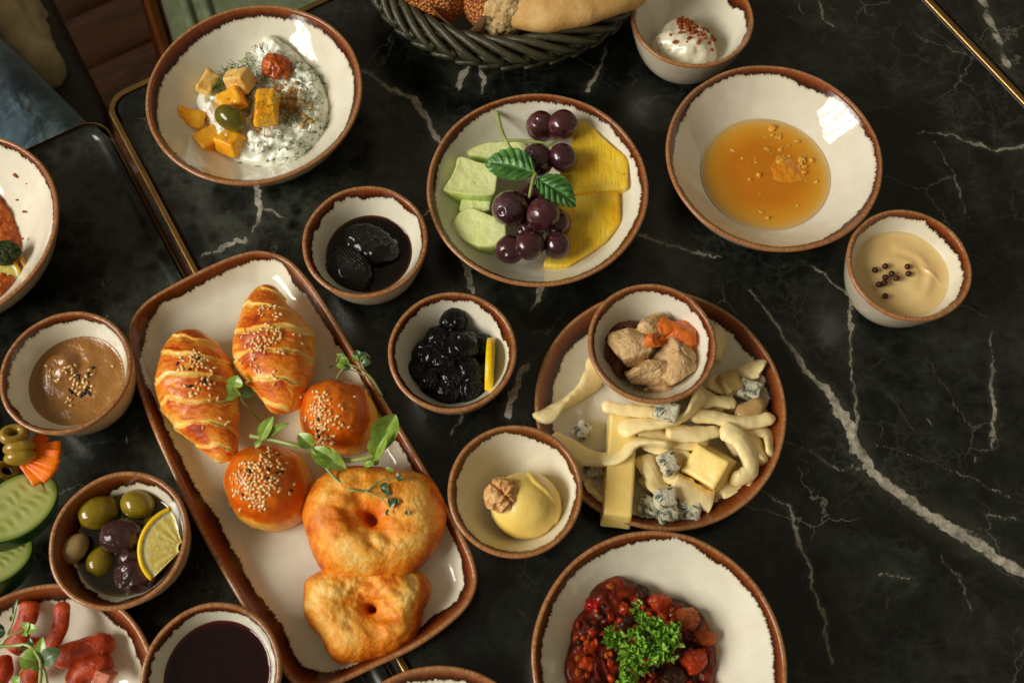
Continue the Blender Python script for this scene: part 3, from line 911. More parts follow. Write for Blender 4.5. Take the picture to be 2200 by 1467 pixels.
olive_bowl = Dish((103, 1014, 408, 1310), label='small bowl with heavy brown glaze holding green and purple olives', seed=13, band=(10, 3), bumps=[(165, 7, 50), (240, 3, 40), (55, -4, 30), (10, -4, 40)], **sm)
jam_bowl = Dish((297, 1297, 610, 1610), label='small bowl filled with dark purple jam', seed=14, band=(4.5, 2), bumps=[(150, 3, 25)], **sm)
salad_bowl = Dish((-359, 284, 124, 716), label='wide cream bowl of orange bulgur cut by the photo\'s edge', seed=15, band=(5, 1), **bg)
sausage_plate = Dish((-195, 1260, 345, 1800), label='cream plate with brown rim carrying red sausage pieces', kind='plate', seed=16, band=(11, 2.5), h=0.022, zf=0.0055, foot=0.6, p=2.4, r0=0.5, q=1.3)
edge_plate = Dish((668, 1442, 1206, 1985), label='brown rimmed plate of which only the rim shows below the platter', kind='plate', seed=17, band=(9, 2), h=0.022, zf=0.0055, foot=0.6, p=2.4, r0=0.5, q=1.3)

# the oblong platter
PLZ, PLF = 0.020, 0.0065
PL_PTS = [(560,539),(612,553),(652,588),(700,655),(760,752),(850,898),(930,1032),(990,1140),(1020,1208),(1024,1262),(992,1318),(905,1385),(800,1437),(715,1475),(665,1487),(622,1462),(585,1405),(530,1318),(450,1180),(380,1040),(325,915),(290,812),(276,738),(282,690),(318,645),(390,602),(470,563),(520,545)]
def platter():
    N = 360
    O = catmull(pixs(PL_PTS, PLZ)[:, :2], N)
    if np.sum(O[:, 0] * np.roll(O[:, 1], -1) - O[:, 1] * np.roll(O[:, 0], -1)) < 0: O = O[::-1]
    T_ = np.roll(O, -3, 0) - np.roll(O, 3, 0); T_ /= np.linalg.norm(T_, axis=1)[:, None]
    nin = smooth_closed(np.column_stack([-T_[:, 1], T_[:, 0]]), 60)
    c = O.mean(0)
    th = np.degrees(np.arctan2(O[:, 1] - c[1], O[:, 0] - c[0]))
    e = np.column_stack([O * 18, np.zeros(N)])
    T = 8 + 3.2 * fbm(e, 4, 31, 0.6) + 0.8 * fbm(e * 7, 2, 4)
    px = proj(np.column_stack([O, np.full(N, PLZ)]))
    def bmp(x, y, amp, wd): return amp * np.exp(-((px[:, 0] - x) ** 2 + (px[:, 1] - y) ** 2) / wd ** 2)
    T += bmp(450, 1180, 6, 130) + bmp(560, 1370, 8, 90) + bmp(1000, 1250, 4, 60) + bmp(960, 1350, 7, 40) + bmp(880, 1400, 4, 60) + bmp(290, 690, 4, 60) - bmp(282, 790, 4, 50) + bmp(660, 1480, 7, 50) - bmp(590, 545, 3, 40) + bmp(700, 660, 2, 60) + bmp(640, 590, 3, 30)
    t, h, dw = 0.0038, PLZ, 0.021
    rows, zs, gvs = [], [], []
    O2 = O + nin * dw; c2 = O2.mean(0)
    for k in np.linspace(0.03, 0.97, 26): rows.append(c2 + (O2 - c2) * k); zs.append(PLF); gvs.append(40 + (1 - k) * 60)
    ds = np.linspace(dw, t, 14)
    L = 0; prev = None; tmp = []
    for d in ds:
        x = (dw - d) / (dw - t); z_ = PLF + (h - PLF) * x ** 2.0
        tmp.append((d, z_))
    arc = [0.0]
    for a, b in zip(tmp[:-1], tmp[1:]): arc.append(arc[-1] + math.hypot(b[0] - a[0], b[1] - a[1]))
    for (d, z_), a in zip(tmp, arc): rows.append(O + nin * d); zs.append(z_); gvs.append((arc[-1] - a) * 1000 + t * 500)
    for k in range(1, 8):
        a = math.pi * (1 - k / 8)
        rows.append(O + nin * (t / 2 - t / 2 * math.cos(a))); zs.append(h + t * 0.42 * math.sin(a)); gvs.append(-(t * 500) * math.cos(a))
    for x in np.linspace(0, 1, 10):
        rows.append(O + nin * (0.016 * x ** 1.3)); zs.append(h * (1 - x)); gvs.append(-t * 500 - x * 24)
    rows.append(O + nin * 0.019); zs.append(0.001); gvs.append(-60)
    V = np.vstack([np.column_stack([r_, np.full(N, z_)]) for r_, z_ in zip(rows, zs)])
    gv, gt, gp = glaze_attrs(O, np.array(gvs), T, len(rows))
    F = grid_faces(len(rows), N, True)
    o = mk('platter', V, [F], CERAMIC, None, True, dict(gv=gv, gt=gt, gp=gp))
    bm = bmesh.new(); bm.from_mesh(o.data); bm.verts.ensure_lookup_table()
    bm.faces.new([bm.verts[i] for i in range(N)][::-1]).smooth = True
    bm.faces.new([bm.verts[len(V) - N + i] for i in range(N)])
    bmesh.ops.recalc_face_normals(bm, faces=bm.faces[:])
    bm.to_mesh(o.data); bm.free()
    tag(o, 'long rounded cream platter with dark brown rim carrying the pastries', 'platter')
platter()

# ------------------------------------------------------------------ seeds, crumbs and small helpers for the food
def seed_mesh(name, mat):
    V, F, U = blob((0, 0, 0), (0.00165, 0.00095, 0.00055), sub=1)
    V[:, 1] *= 1 - 0.35 * V[:, 0] / 0.00165
    return mesh_data(name, V, F, mat)
PALE_SEED = seed_mesh('sesame_seed', SEED_MAT)
BLACK_SEED = seed_mesh('black_sesame_seed', BLACK_SEED_MAT)

def frame_on(n):
    n = Vector(n).normalized()
    q = n.to_track_quat('Z', 'X')
    return q

def sow(host, V, F, clusters, lift=0.0003, scale=1.0):
    """seeds stuck to a thing: clusters of (px, py, spread, count, share of black seeds)"""
    N = vnorm(V, F); Q = proj(V)
    cam_p = np.array([0, 0, HC])
    facing = ((cam_p - V) * N).sum(1) > 0
    Vi, Ni, Qi = V[facing], N[facing], Q[facing]
    tree_hits = []
    for px, py, sp, cnt, blk in clusters:
        cnt = max(1, round(cnt * 0.72))
        for _ in range(cnt):
            for _try in range(12):
                a = rnd.uniform(0, 6.283); r_ = sp * math.sqrt(-math.log(1 - rnd.random() * 0.92)) * 0.75
                x, y = px + r_ * math.cos(a), py + r_ * math.sin(a)
                d = (Qi[:, 0] - x) ** 2 + (Qi[:, 1] - y) ** 2
                cand = np.argsort(d)[:6]
                if d[cand[0]] > 90: continue
                i = cand[np.argmax(Vi[cand, 2])]
                w_ = 1 / (d[cand] + 2); near = np.abs(Vi[cand, 2] - Vi[i, 2]) < 0.003
                w_ = w_ * near
                P = (Vi[cand] * w_[:, None]).sum(0) / w_.sum(); n = Ni[i]
                if all(np.linalg.norm(P - h) > 0.0018 for h in tree_hits): break
            else: continue
            tree_hits.append(P)
            black = rnd.random() < blk * 0.55
            o = bpy.data.objects.new('black_sesame_seed' if black else 'sesame_seed', BLACK_SEED if black else PALE_SEED)
            link(o, P + n * lift, host)
            q = frame_on(n + np.array([rnd.uniform(-.35, .35), rnd.uniform(-.35, .35), 0])).to_matrix().to_4x4() @ Matrix.Rotation(rnd.uniform(0, 6.28), 4, 'Z')
            o.rotation_mode = 'QUATERNION'; o.rotation_quaternion = q.to_quaternion()
            s = rnd.uniform(0.95, 1.3) * scale; o.scale = (s, s, s)

def merge(parts):
    """join shapes into one mesh: list of (V, F)"""
    Vs, Fs, n = [], [], 0
    for V, F in parts:
        for f in (F if isinstance(F, list) else [F]): Fs.append(np.asarray(f) + n)
        Vs.append(V); n += len(V)
    by = {}
    for f in Fs: by.setdefault(f.shape[1], []).append(f)
    return np.vstack(Vs), [np.vstack(v) for v in by.values()]

def crumb(c, r, seed, k=0.5):
    return blob(c, (r, r * rnd.uniform(.6, 1), r * rnd.uniform(.5, .9)), (rnd.uniform(0, 360), rnd.uniform(0, 360), 0), 2, k, 1.4, 2, seed)[:2]

# ------------------------------------------------------------------ pastries on the platter
def make_croissant_mat():
    m = NT('glazed_croissant', rough=0.36, spec=.35, coat=0.3, coat_r=0.14, sss=0.12, sss_r=0.003)
    ph, sv = m.attr('ph'), m.attr('sv', 'Vector')
    streak = m.noise(1.0, 4, 0.7, vec=m.vmath('MULTIPLY', sv, (520.0, 3.2, 1.0)), dist=0.5)
    blotch = m.noise(55, 4, 0.65, dist=0.6)
    t = m.math('MULTIPLY_ADD', m.math('SUBTRACT', streak, 0.5), 0.75, ph)
    t = m.math('MULTIPLY_ADD', m.math('SUBTRACT', blotch, 0.5), 1.15, t)
    m.color(m.ramp(t, [(0.05, (252, 212, 122)), (0.30, (248, 182, 68)), (0.52, (236, 132, 26)), (0.74, (200, 78, 8)), (0.98, (142, 44, 4))]))
    m.bump(streak, 0.0008)
    m.bump(m.noise(400, 3, 0.6), 0.0003)
    return m.m
CROISSANT = make_croissant_mat()

def croissant(path_px, wid, label, zc, clusters, seed, nb=6.0, slant=0.16):
    """a rolled pastry: a spindle with stepped turns winding round it"""
    path = catmull(pixs(path_px, zc), 150, closed=False)
    n, seg = len(path), 96
    s = np.linspace(0, 1, n)
    Rw = np.interp(s, [x for x, _ in wid], [y for _, y in wid])
    Rw = np.convolve(np.pad(Rw, 6, mode='edge'), np.ones(13) / 13, 'valid')
    ends = np.sqrt(np.clip(1 - (1 - np.minimum(np.minimum(s, 1 - s) / 0.045, 1)) ** 2, 0.01, 1))
    Rw *= ends
    T = np.gradient(path, axis=0); T /= np.linalg.norm(T, axis=1)[:, None]
    B = np.cross(T, [0, 0, 1]); B /= np.linalg.norm(B, axis=1)[:, None]; U = np.cross(B, T)
    a = np.linspace(0, 2 * np.pi, seg, endpoint=False)
    A, Sg = np.meshgrid(a, s)
    jit = 0.09 * pnoise(np.stack([np.cos(A.ravel()), np.sin(A.ravel()), Sg.ravel() * 3], 1) * 1.6, seed).reshape(A.shape)
    # turns are narrow at the tips and broad in the middle; the edge of each lies aslant over the back
    u = Sg + slant * np.cos(A) * 0.5 + jit * 0.5
    mid = 0.42
    # symmetrical: the steps face the tips on either side of the broad middle turn
    k = np.abs(u - mid) * nb
    f = k % 1.0; idx = np.floor(k)
    step = np.where(f < 0.09, f / 0.09, 1.0) * (1 - 0.5 * np.clip((f - 0.09) / 0.91, 0, 1))
    step = np.where(idx == 0, np.maximum(step, 0.75), step)
    rad = Rw[:, None] * (0.885 + 0.155 * step)
    rad = rad * (1 + 0.035 * fbm(np.stack([np.cos(A.ravel()) * 2, np.sin(A.ravel()) * 2, Sg.ravel() * 9], 1), 3, seed + 2).reshape(A.shape))
    hz = np.where(np.sin(A) > 0, 0.84, 0.62)
    V = path[:, None] + B[:, None] * (np.cos(A) * rad)[..., None] + U[:, None] * (np.sin(A) * rad * hz)[..., None]
    V = V.reshape(-1, 3)
    F = [grid_faces(n, seg, True)]
    V = np.vstack([V, path[0], path[-1]]); kk = np.arange(seg); k2 = (kk + 1) % seg
    F.append(np.concatenate([np.stack([np.full(seg, n * seg), k2, kk], 1), np.stack([np.full(seg, n * seg + 1), (n - 1) * seg + kk, (n - 1) * seg + k2], 1)]))
    F = orient(V, F)
    V[:, 2] += max(0, PLF + 0.0004 - V[:, 2].min())
    # raised, exposed backs brown most; the step itself and the flanks stay pale
    top = np.clip(np.sin(A), 0, 1)
    ph = (0.12 + 0.62 * step * (0.45 + 0.55 * top)) * np.where((f < 0.15) | (f > 0.93), 0.3, 1.0)
    ph = ph + 0.20 * pnoise(np.stack([Sg.ravel() * 5, np.cos(A.ravel()), np.sin(A.ravel())], 1), seed + 4).reshape(A.shape)
    ph = np.concatenate([ph.ravel(), [0.5, 0.5]])
    L = np.linalg.norm(path[-1] - path[0])
    sv = np.column_stack([u.ravel() * L, np.cos(A).ravel(), np.sin(A).ravel()]); sv = np.vstack([sv, sv[:1], sv[-1:]])
    o = tag(mk('croissant', V, F, CROISSANT, None, True, {'ph': ph, 'sv': sv}), label, 'croissant', 'sesame croissants on the platter')
    sow(o, V, F, clusters)
croissant([(570, 614), (574, 680), (590, 750), (606, 820), (618, 888)], [(0, .0065), (.1, .0125), (.25, .0198), (.46, .0284), (.62, .0268), (.8, .0192), (.93, .0122), (1, .008)],
          'plump upright sesame croissant with a broad pale middle, nearest the platter\'s upper end', 0.026,
          [(585, 668, 24, 14, .2), (560, 665, 16, 5, 0), (590, 718, 24, 24, .08), (565, 735, 22, 20, 0), (540, 745, 16, 10, 0), (528, 718, 10, 6, 0), (600, 755, 14, 5, .3), (640, 722, 24, 4, 0), (530, 775, 18, 6, 0), (555, 790, 20, 4, 0), (590, 812, 14, 6, .3), (645, 843, 12, 3, 0), (570, 700, 26, 6, .1)], 3, nb=5.4)
croissant([(398, 712), (412, 780), (430, 850), (462, 925), (492, 990)], [(0, .009), (.1, .0168), (.27, .0246), (.44, .0270), (.6, .0236), (.8, .0152), (1, .0065)],
          'darker sesame croissant tapering to a point, lying along the platter\'s side', 0.025,
          [(425, 775, 20, 34, .18), (395, 790, 18, 9, .6), (440, 800, 20, 10, .1), (420, 832, 20, 14, .1), (452, 822, 14, 5, 0), (470, 765, 24, 4, 0), (452, 852, 14, 4, .2), (485, 905, 12, 4, 0), (440, 917, 8, 2, 0), (390, 765, 18, 3, .5), (480, 800, 10, 2, .6)], 8, nb=6.2, slant=0.22)

def make_bun_mat():
    m = NT('egg_washed_bun', rough=0.34, spec=.35, coat=0.22, coat_r=0.16, sss=0.1, sss_r=0.003)
    t = m.math('MULTIPLY_ADD', m.math('SUBTRACT', m.noise(60, 4, 0.6, dist=0.5), 0.5), 0.34, m.attr('up'))
    c = m.ramp(t, [(0.30, (250, 198, 96)), (0.50, (246, 170, 56)), (0.56, (218, 106, 16)), (0.70, (200, 80, 6)), (0.95, (222, 110, 12))])
    bl = m.noise(26, 3, 0.6)
    m.color(m.mix(m.math('MULTIPLY', m.step(bl, 0.45, 0.7), 0.5), c, (232, 144, 36)))
    m.bump(m.noise(120, 3, 0.6), 0.0004)
    return m.m
BUN = make_bun_mat()

def bun(pts, h, label, clusters, seed):
    z = PLF + h * 0.35
    V, F, rr = mound(pixs(pts, z), PLF + 0.006, h, 2.3, 0.62, 120, 34, depth=0.0055)
    V = disp(V, F, 0.0009 * fbm(V * 70, 3, seed) + 0.0004 * fbm(V * 220, 2, seed))
    up = np.clip((V[:, 2] - PLF) / h, 0, 1.2) * 0.92
    c = V[:, :2].mean(0); up = up + 0.10 * pnoise(np.column_stack([(V[:, :2] - c) * 45, np.zeros(len(V))]), seed)
    o = tag(mk('bun', V, F, BUN, None, True, {'up': up}), label, 'bun', 'round glazed buns on the platter')
    sow(o, V, F, clusters)
bun([(725, 816), (775, 828), (808, 868), (812, 915), (792, 955), (740, 975), (690, 965), (652, 935), (640, 890), (652, 845), (685, 822)], 0.034,
    'round glazed bun with a stripe of sesame, half behind a pea shoot',
    [(690, 850, 18, 14, .1), (685, 880, 18, 20, .15), (690, 910, 20, 30, .25), (700, 938, 20, 28, .1), (690, 865, 26, 12, .05), (720, 905, 18, 10, 0), (660, 905, 16, 6, 0), (680, 955, 16, 8, 0), (745, 870, 30, 4, 0), (760, 845, 30, 3, 0), (752, 915, 10, 1, 0), (790, 870, 8, 1, 0)], 5)
bun([(560, 956), (615, 962), (655, 990), (672, 1040), (660, 1095), (620, 1130), (570, 1138), (520, 1122), (488, 1080), (478, 1035), (492, 990), (520, 965)], 0.036,
    'round glazed bun heaped with sesame in front of the croissants',
    [(575, 985, 22, 26, .05), (555, 1010, 24, 30, .08), (540, 1040, 24, 36, .1), (545, 1065, 22, 26, .05), (580, 1045, 22, 26, .3), (515, 1030, 18, 14, 0), (600, 1010, 20, 8, .1), (530, 1000, 18, 8, .1), (560, 1085, 16, 10, 0), (625, 1052, 16, 4, 1), (515, 1060, 14, 8, 0), (600, 985, 26, 4, 0), (500, 1085, 20, 4, 0)], 9)

def make_dough_mat():
    m = NT('fried_dough', rough=0.42, spec=0.3, coat=0.15, coat_r=0.3, sss=0.15, sss_r=0.004)
    f, l = m.noise(46, 5, 0.62, dist=0.8), m.attr('br')
    t = m.math('MULTIPLY_ADD', m.math('SUBTRACT', f, 0.5), 1.5, l)
    t = m.math('MULTIPLY_ADD', m.math('SUBTRACT', m.noise(240, 4, 0.7), 0.5), 0.5, t)
    c = m.ramp(t, [(0.10, (250, 208, 122)), (0.34, (246, 176, 68)), (0.56, (236, 138, 26)), (0.8, (206, 96, 12)), (1.0, (146, 58, 6))])
    m.color(c)
    m.bump(m.noise(300, 5, 0.7), 0.0011)
    m.bump(m.voro(330, 'SMOOTH_F1'), -0.0005)
    m.bump(m.noise(70, 4, 0.6), 0.0012)
    return m.m
DOUGH = make_dough_mat()

def fried_dough(pts, z0, h, hole, label, seed, rough=1.0, hole_w=0.007, hole_d=0.25, tilt=(0, 0), brown=0.0):
    z = z0 + h * 0.45
    O = smooth_closed(catmull(pixs(pts, z), 150), 30)
    O = O.mean(0) + (O - O.mean(0)) * (1.015 if rough < 1 else 0.99)
    V, F, rr = mound(O, z0 + h * 0.30, h * 0.70, 3.4, 0.62, 150, 46, depth=h * 0.3)
    c = V[:, :2].mean(0)
    hp = pix(hole[0], hole[1], z0 + h * 0.8)[:2]
    top = rr < 0.999
    e = V[:, :2] - hp
    ca, sa = math.cos(R(25)), math.sin(R(25)); e = np.stack([e[:, 0] * ca - e[:, 1] * sa, (e[:, 0] * sa + e[:, 1] * ca) * 1.35], 1)
    d = np.linalg.norm(e, axis=1)
    d = d * (1 + 0.35 * pnoise(np.column_stack([e * 110, np.zeros(len(e))]), seed))
    dip = 0.42 * h * np.exp(-(d / (hole_w * 2.4)) ** 2) + hole_d * h * np.exp(-(d / (hole_w * 0.62)) ** 4)
    V[:, 2] -= np.where(top, dip, 0)
    V[:, 2] += np.where(top, (V[:, 0] - c[0]) * tilt[0] + (V[:, 1] - c[1]) * tilt[1], 0)
    f1, _ = worley(V * 190, seed)
    bump_ = 0.0016 * fbm(V * 38, 2, seed) + rough * (0.0007 * fbm(V * 130, 3, seed) + 0.0009 * np.clip(.6 - f1, 0, 1)) * np.clip(0.5 + 1.2 * pnoise(V * 30, seed + 7), 0, 1)
    V = disp(V, F, bump_)
    V[:, 2] = np.maximum(V[:, 2], PLF + 0.0005)
    br = 0.40 + brown + 0.24 * np.exp(-(d / 0.016) ** 2) + 0.36 * np.clip((rr - 0.72) / 0.28, 0, 1) ** 1.5 + 0.22 * pnoise(V * 28, seed + 3) + 60 * np.minimum(0, bump_) + 0.16 * np.exp(-(d / hole_w) ** 2)
    return tag(mk('fried_dough', V, F, DOUGH, None, True, {'br': br}), label, 'pastry', 'fried dough rings on the platter'), V, F
fried_dough([(668, 1228), (700, 1212), (790, 1205), (880, 1212), (925, 1240), (930, 1275), (908, 1310), (906, 1342), (902, 1370), (860, 1396), (800, 1416), (748, 1430), (716, 1424), (692, 1398), (698, 1376), (664, 1352), (646, 1310), (652, 1268), (640, 1246)],
            PLF, 0.026, (793, 1304), 'bumpy irregular fried dough partly under the smoother one', 21, rough=1.6, hole_w=0.0058, hole_d=0.55, brown=-0.06)
_, DV, DF = fried_dough([(705, 1012), (760, 1000), (810, 998), (850, 1012), (900, 1010), (940, 1040), (955, 1085), (958, 1125), (938, 1170), (905, 1215), (860, 1240), (800, 1246), (740, 1240), (690, 1225), (668, 1190), (652, 1130), (648, 1080), (670, 1040)],
            PLF + 0.0065, 0.031, (792, 1108), 'smooth golden fried dough ring overlapping the bumpy one', 33, rough=0.4, hole_w=0.0068, tilt=(0, 0.05))

# ------------------------------------------------------------------ shoots and sprigs
def stem(parent, pts, w0=0.0009, w1=None, mat=None):
    P = catmull(pixs(pts), max(12, 6 * len(pts)), closed=False)
    V, F = tube(P, np.linspace(w0, w1 or w0, len(P)), seg=7)
    return mk('stem', V, F, mat or STEMG, parent)
def blade(parent, a, b, width_px, mat=None, **kw):
    A, B = pix(*a), pix(*b)
    wd = width_px * mpp(a[0], a[1], a[2])
    V, F, at = leaf_mesh(A, B, wd, **kw)
    return mk('leaf', V, F, mat or SHOOT, parent, True, at)

def shoots():
    z = PLF + 0.012
    t = empty('pea_shoot', pix(560, 900, PLF), 'slender pea shoot with two round leaves between the croissants', 'herb sprig', 'pea shoots on the pastries')
    stem(t, [(560, 905, PLF + .006), (540, 882, .022), (522, 862, .030), (515, 845, .034)], .0009)
    stem(t, [(515, 845, .034), (506, 832, .037), (508, 822, .038)], .0006)
    blade(t, (515, 848, .034), (468, 842, .036), 38, fold=.25, bow=.12)
    blade(t, (506, 832, .037), (510, 806, .042), 36, fold=.2, bow=.15)
    blade(t, (520, 852, .033), (548, 838, .030), 28, fold=.3, mat=CRESS)
    t = empty('pea_shoot', pix(700, 975, PLF), 'long pea shoot with a big glossy folded leaf lying over the buns', 'herb sprig', 'pea shoots on the pastries')
    stem(t, [(538, 936, .034), (575, 942, .036), (625, 954, .042), (668, 963, .041), (690, 970, .038)], .0016, .0014)
    stem(t, [(676, 962, .040), (700, 975, .037), (740, 988, .034), (785, 984, .036), (808, 976, .037)], .0019, .0015)
    stem(t, [(672, 965, .039), (700, 1003, .038), (725, 1032, .041), (752, 1052, .042), (772, 1054, .042), (785, 1054, .042)], .0012, .0008)
    blade(t, (560, 945, .036), (588, 894, .046), 30, fold=.5, bow=.05, mat=SHOOT)
    blade(t, (575, 938, .038), (622, 908, .044), 17, fold=.7, bow=.1)
    blade(t, (562, 944, .036), (548, 962, .034), 14, fold=.3)
    blade(t, (672, 962, .041), (640, 932, .044), 34, fold=.45, bow=.12)
    blade(t, (672, 962, .041), (725, 990, .038), 26, fold=.6, bow=.1)
    blade(t, (668, 968, .038), (745, 1008, .036), 44, fold=.4, bow=.12)
    blade(t, (808, 982, .036), (850, 890, .042), 58, fold=.75, bow=.10, shape=1.25, n=20)
    blade(t, (806, 984, .036), (835, 925, .050), 40, fold=.9, bow=.16, shape=1.1)
    blade(t, (806, 984, .035), (782, 1000, .032), 26, fold=.4, bow=.15)
    blade(t, (800, 985, .036), (812, 998, .032), 16, fold=.4, bow=.15)
    t = empty('cress_sprig', pix(800, 1050, .034), 'thin sprig with tiny dark leaves lying on the smooth fried dough', 'herb sprig')
    zz = .0435
    stem(t, [(755, 1052, zz), (785, 1055, zz), (812, 1035, zz), (850, 1024, zz - .001)], .0007, .0004)
    stem(t, [(785, 1055, zz), (818, 1066, zz), (845, 1072, zz)], .0006, .0004)
    stem(t, [(818, 1066, zz), (835, 1088, zz - .001)], .0004)
    stem(t, [(845, 1072, zz), (872, 1096, zz - .002)], .0003)
    for a, b, w_ in (((818, 1052), (832, 1036), 14), ((826, 1062), (840, 1056), 15), ((822, 1045), (834, 1060), 16), ((838, 1092), (850, 1068), 13), ((842, 1088), (836, 1068), 12), ((850, 1075), (858, 1080), 9),
                     ((832, 1108), (834, 1092), 9), ((874, 1106), (876, 1096), 10), ((850, 1024), (864, 1020), 13), ((852, 1028), (868, 1030), 11)):
        blade(t, (*a, zz - .0005), (*b, zz + .001), w_, mat=CRESS, fold=.3, n=7, m=3)
    blade(t, (828, 1006, .040), (848, 1012, .040), 10, mat=SHOOT, fold=.3, n=7, m=3)
    t = empty('cress_sprig', pix(790, 800, .02), 'feathery cress sprig with tendrils by the platter rim', 'herb sprig')
    stem(t, [(820, 850, .022), (800, 815, .030), (778, 795, .034), (760, 786, .036), (735, 778, .036)], .0009, .0004)
    stem(t, [(785, 802, .033), (775, 775, .034), (772, 762, .033)], .0006, .0004)
    stem(t, [(760, 786, .036), (742, 790, .035), (730, 800, .033), (722, 815, .030)], .0004)
    stem(t, [(750, 783, .036), (730, 765, .034), (722, 778, .033)], .0004)
    stem(t, [(800, 815, .030), (770, 800, .033), (748, 792, .034), (738, 785, .034)], .0004)
    for a, b, w_, g in (((748, 784), (722, 786), 22, 0), ((750, 782), (728, 770), 18, 0), ((752, 786), (738, 796), 16, 1), ((745, 770), (722, 762), 12, 0), ((772, 770), (764, 752), 16, 1), ((774, 772), (790, 758), 18, 1), ((778, 782), (798, 778), 18, 1), ((770, 776), (756, 764), 14, 0), ((716, 786), (704, 794), 7, 1), ((784, 768), (796, 768), 12, 1)):
        blade(t, (*a, .036), (*b, .037), w_, mat=CRESS if g else SHOOT, fold=.4, n=8, m=3)
shoots()

# ------------------------------------------------------------------ fruit bowl
def fruit():
    b = fruit_bowl
    def flesh(name, stops, rough=0.3, streak=None):
        m = NT(name, rough=rough, spec=0.3, sss=0.2, sss_r=0.003, coat=0.2, coat_r=0.2)
        n = m.noise(50, 3, 0.5)
        c = m.ramp(n, stops)
        if streak:
            s = m.noise(1.0, 4, 0.7, vec=m.vscale(streak), dist=0.8)
            c = m.mix(m.step(s, 0.42, 0.7, 0.0, 0.4), c, (226, 152, 14)); m.bump(s, 0.0009)
            pit = m.step(m.noise(160, 2, 0.5), 0.74, 0.78)
            c = m.mix(m.math('MULTIPLY', pit, 0.6), c, (150, 90, 20))
        m.color(c); m.bump(m.noise(300, 4, 0.6), 0.0005)
        return m
    mel = flesh('honeydew_flesh', [(0.3, (222, 230, 148)), (0.55, (232, 238, 172)), (0.75, (240, 244, 194))])
    e = mel.attr('edge'); base = mel.b.inputs['Base Color'].links[0].from_socket
    mel.color(mel.mix(mel.step(e, 0.9, 1.12), base, (166, 196, 78)))
    pine = flesh('pineapple_flesh', [(0.3, (252, 196, 26)), (0.55, (254, 216, 62)), (0.75, (255, 230, 112))], streak=(520, 90, 60))
    def piece(kind, pts, z0, th, label, m, tilt=(0, 0), bev=0.0018, dish_=0.0, seed=0, z_ref=None):
        V, F, rad = slab(pixs(pts, z0 + th if z_ref is None else z_ref), z0, th, bev, tilt=tilt, soft=8 if kind == 'melon' else 2)
        if dish_:
            V[:, 2] -= np.where(rad < 1, dish_ * (1 - rad ** 2), 0)
        V = disp(V, F, 0.0004 * fbm(V * 150, 3, seed) + 0.0008 * fbm(V * 36, 2, seed))
        return tag(mk(kind + '_piece', V, F, m.m, None, True, {'edge': rad}), label, kind, kind + ' pieces in the fruit bowl')
    z = b.zf
    piece('melon', [(1003, 322), (1040, 306), (1100, 302), (1135, 306), (1140, 335), (1080, 345), (1005, 332)], z + .004, .016, 'thin pale melon slice behind the larger melon pieces', mel, seed=1)
    piece('melon', [(984, 332), (1030, 346), (1066, 350), (1070, 380), (1066, 420), (1010, 420), (946, 410), (962, 388), (978, 362)], z + .006, .021, 'pale green melon block with a hollowed edge, beside the mint', mel, dish_=.0015, seed=2)
    piece('melon', [(990, 424), (1056, 420), (1056, 452), (1020, 460), (986, 452)], z + .002, .017, 'small bright green melon block between the two larger ones', mel, seed=3)
    piece('melon', [(962, 484), (985, 452), (1010, 440), (1050, 462), (1088, 478), (1090, 510), (1068, 530), (1030, 532), (990, 512)], z + .003, .020, 'rounded melon wedge in front, touching the lower grapes', mel, tilt=(.1, 0), seed=4)
    piece('pineapple', [(1200, 375), (1232, 300), (1240, 258), (1262, 262), (1300, 302), (1350, 345), (1351, 408), (1270, 410), (1195, 412)], z + .010, .014, 'upper pineapple slice, its corner near the bowl rim', pine, tilt=(.12, .05), bev=.002, seed=5)
    piece('pineapple', [(1200, 420), (1270, 414), (1330, 410), (1334, 480), (1300, 520), (1240, 560), (1220, 572), (1165, 568), (1185, 530)], z + .003, .016, 'lower pineapple slice partly covered by the grapes', pine, tilt=(.06, 0), bev=.002, seed=6)
    # grapes
    gm = NT('dark_red_grape', rough=0.2, sss=0.3, sss_r=0.003, coat=0.5, coat_r=0.06)
    bl = gm.noise(70, 4, 0.65)
    rr_ = gm.n('ShaderNodeObjectInfo').outputs['Random']
    c = gm.ramp(gm.noise(45, 3, 0.6), [(0.3, (44, 17, 22)), (0.55, (80, 29, 34)), (0.78, (120, 50, 50))])
    c = gm.mix(gm.math('MULTIPLY', rr_, 0.5), c, (42, 24, 38))
    c = gm.mix(gm.step(bl, 0.42, 0.72, 0.0, 0.55), c, (128, 102, 112))
    gm.color(c); gm.rough(gm.step(bl, 0.4, 0.75, 0.2, 0.5)); gm.bump(gm.noise(160, 3, .6), .0003)
    def grapes(label, items, stems):
        cen = np.mean([pix(x, y, 0.02) for x, y, *_ in items], 0); cen[2] = b.zf
        t = empty('grape_bunch', cen, label, 'grapes', 'grape bunches in the fruit bowl')
        for i, (x, y, r_, zc) in enumerate(items):
            rad = r_ * mpp(x, y, zc)
            V, F, U = blob(pix(x, y, zc), (rad * rnd.uniform(.94, 1.0), rad * rnd.uniform(.95, 1.02), rad * rnd.uniform(1.02, 1.16)), (rnd.uniform(-60, 60), rnd.uniform(-60, 60), 0), 5, 0.03, 1.1, 3, i, lambda U, V: V * (1 - .10 * np.exp(-((U[:, 2:3] - 1) / .02) ** 2)))
            mk('grape', V, F, gm.m, t)
        for pts, w_ in stems: stem(t, pts, w_, w_ * 0.8)
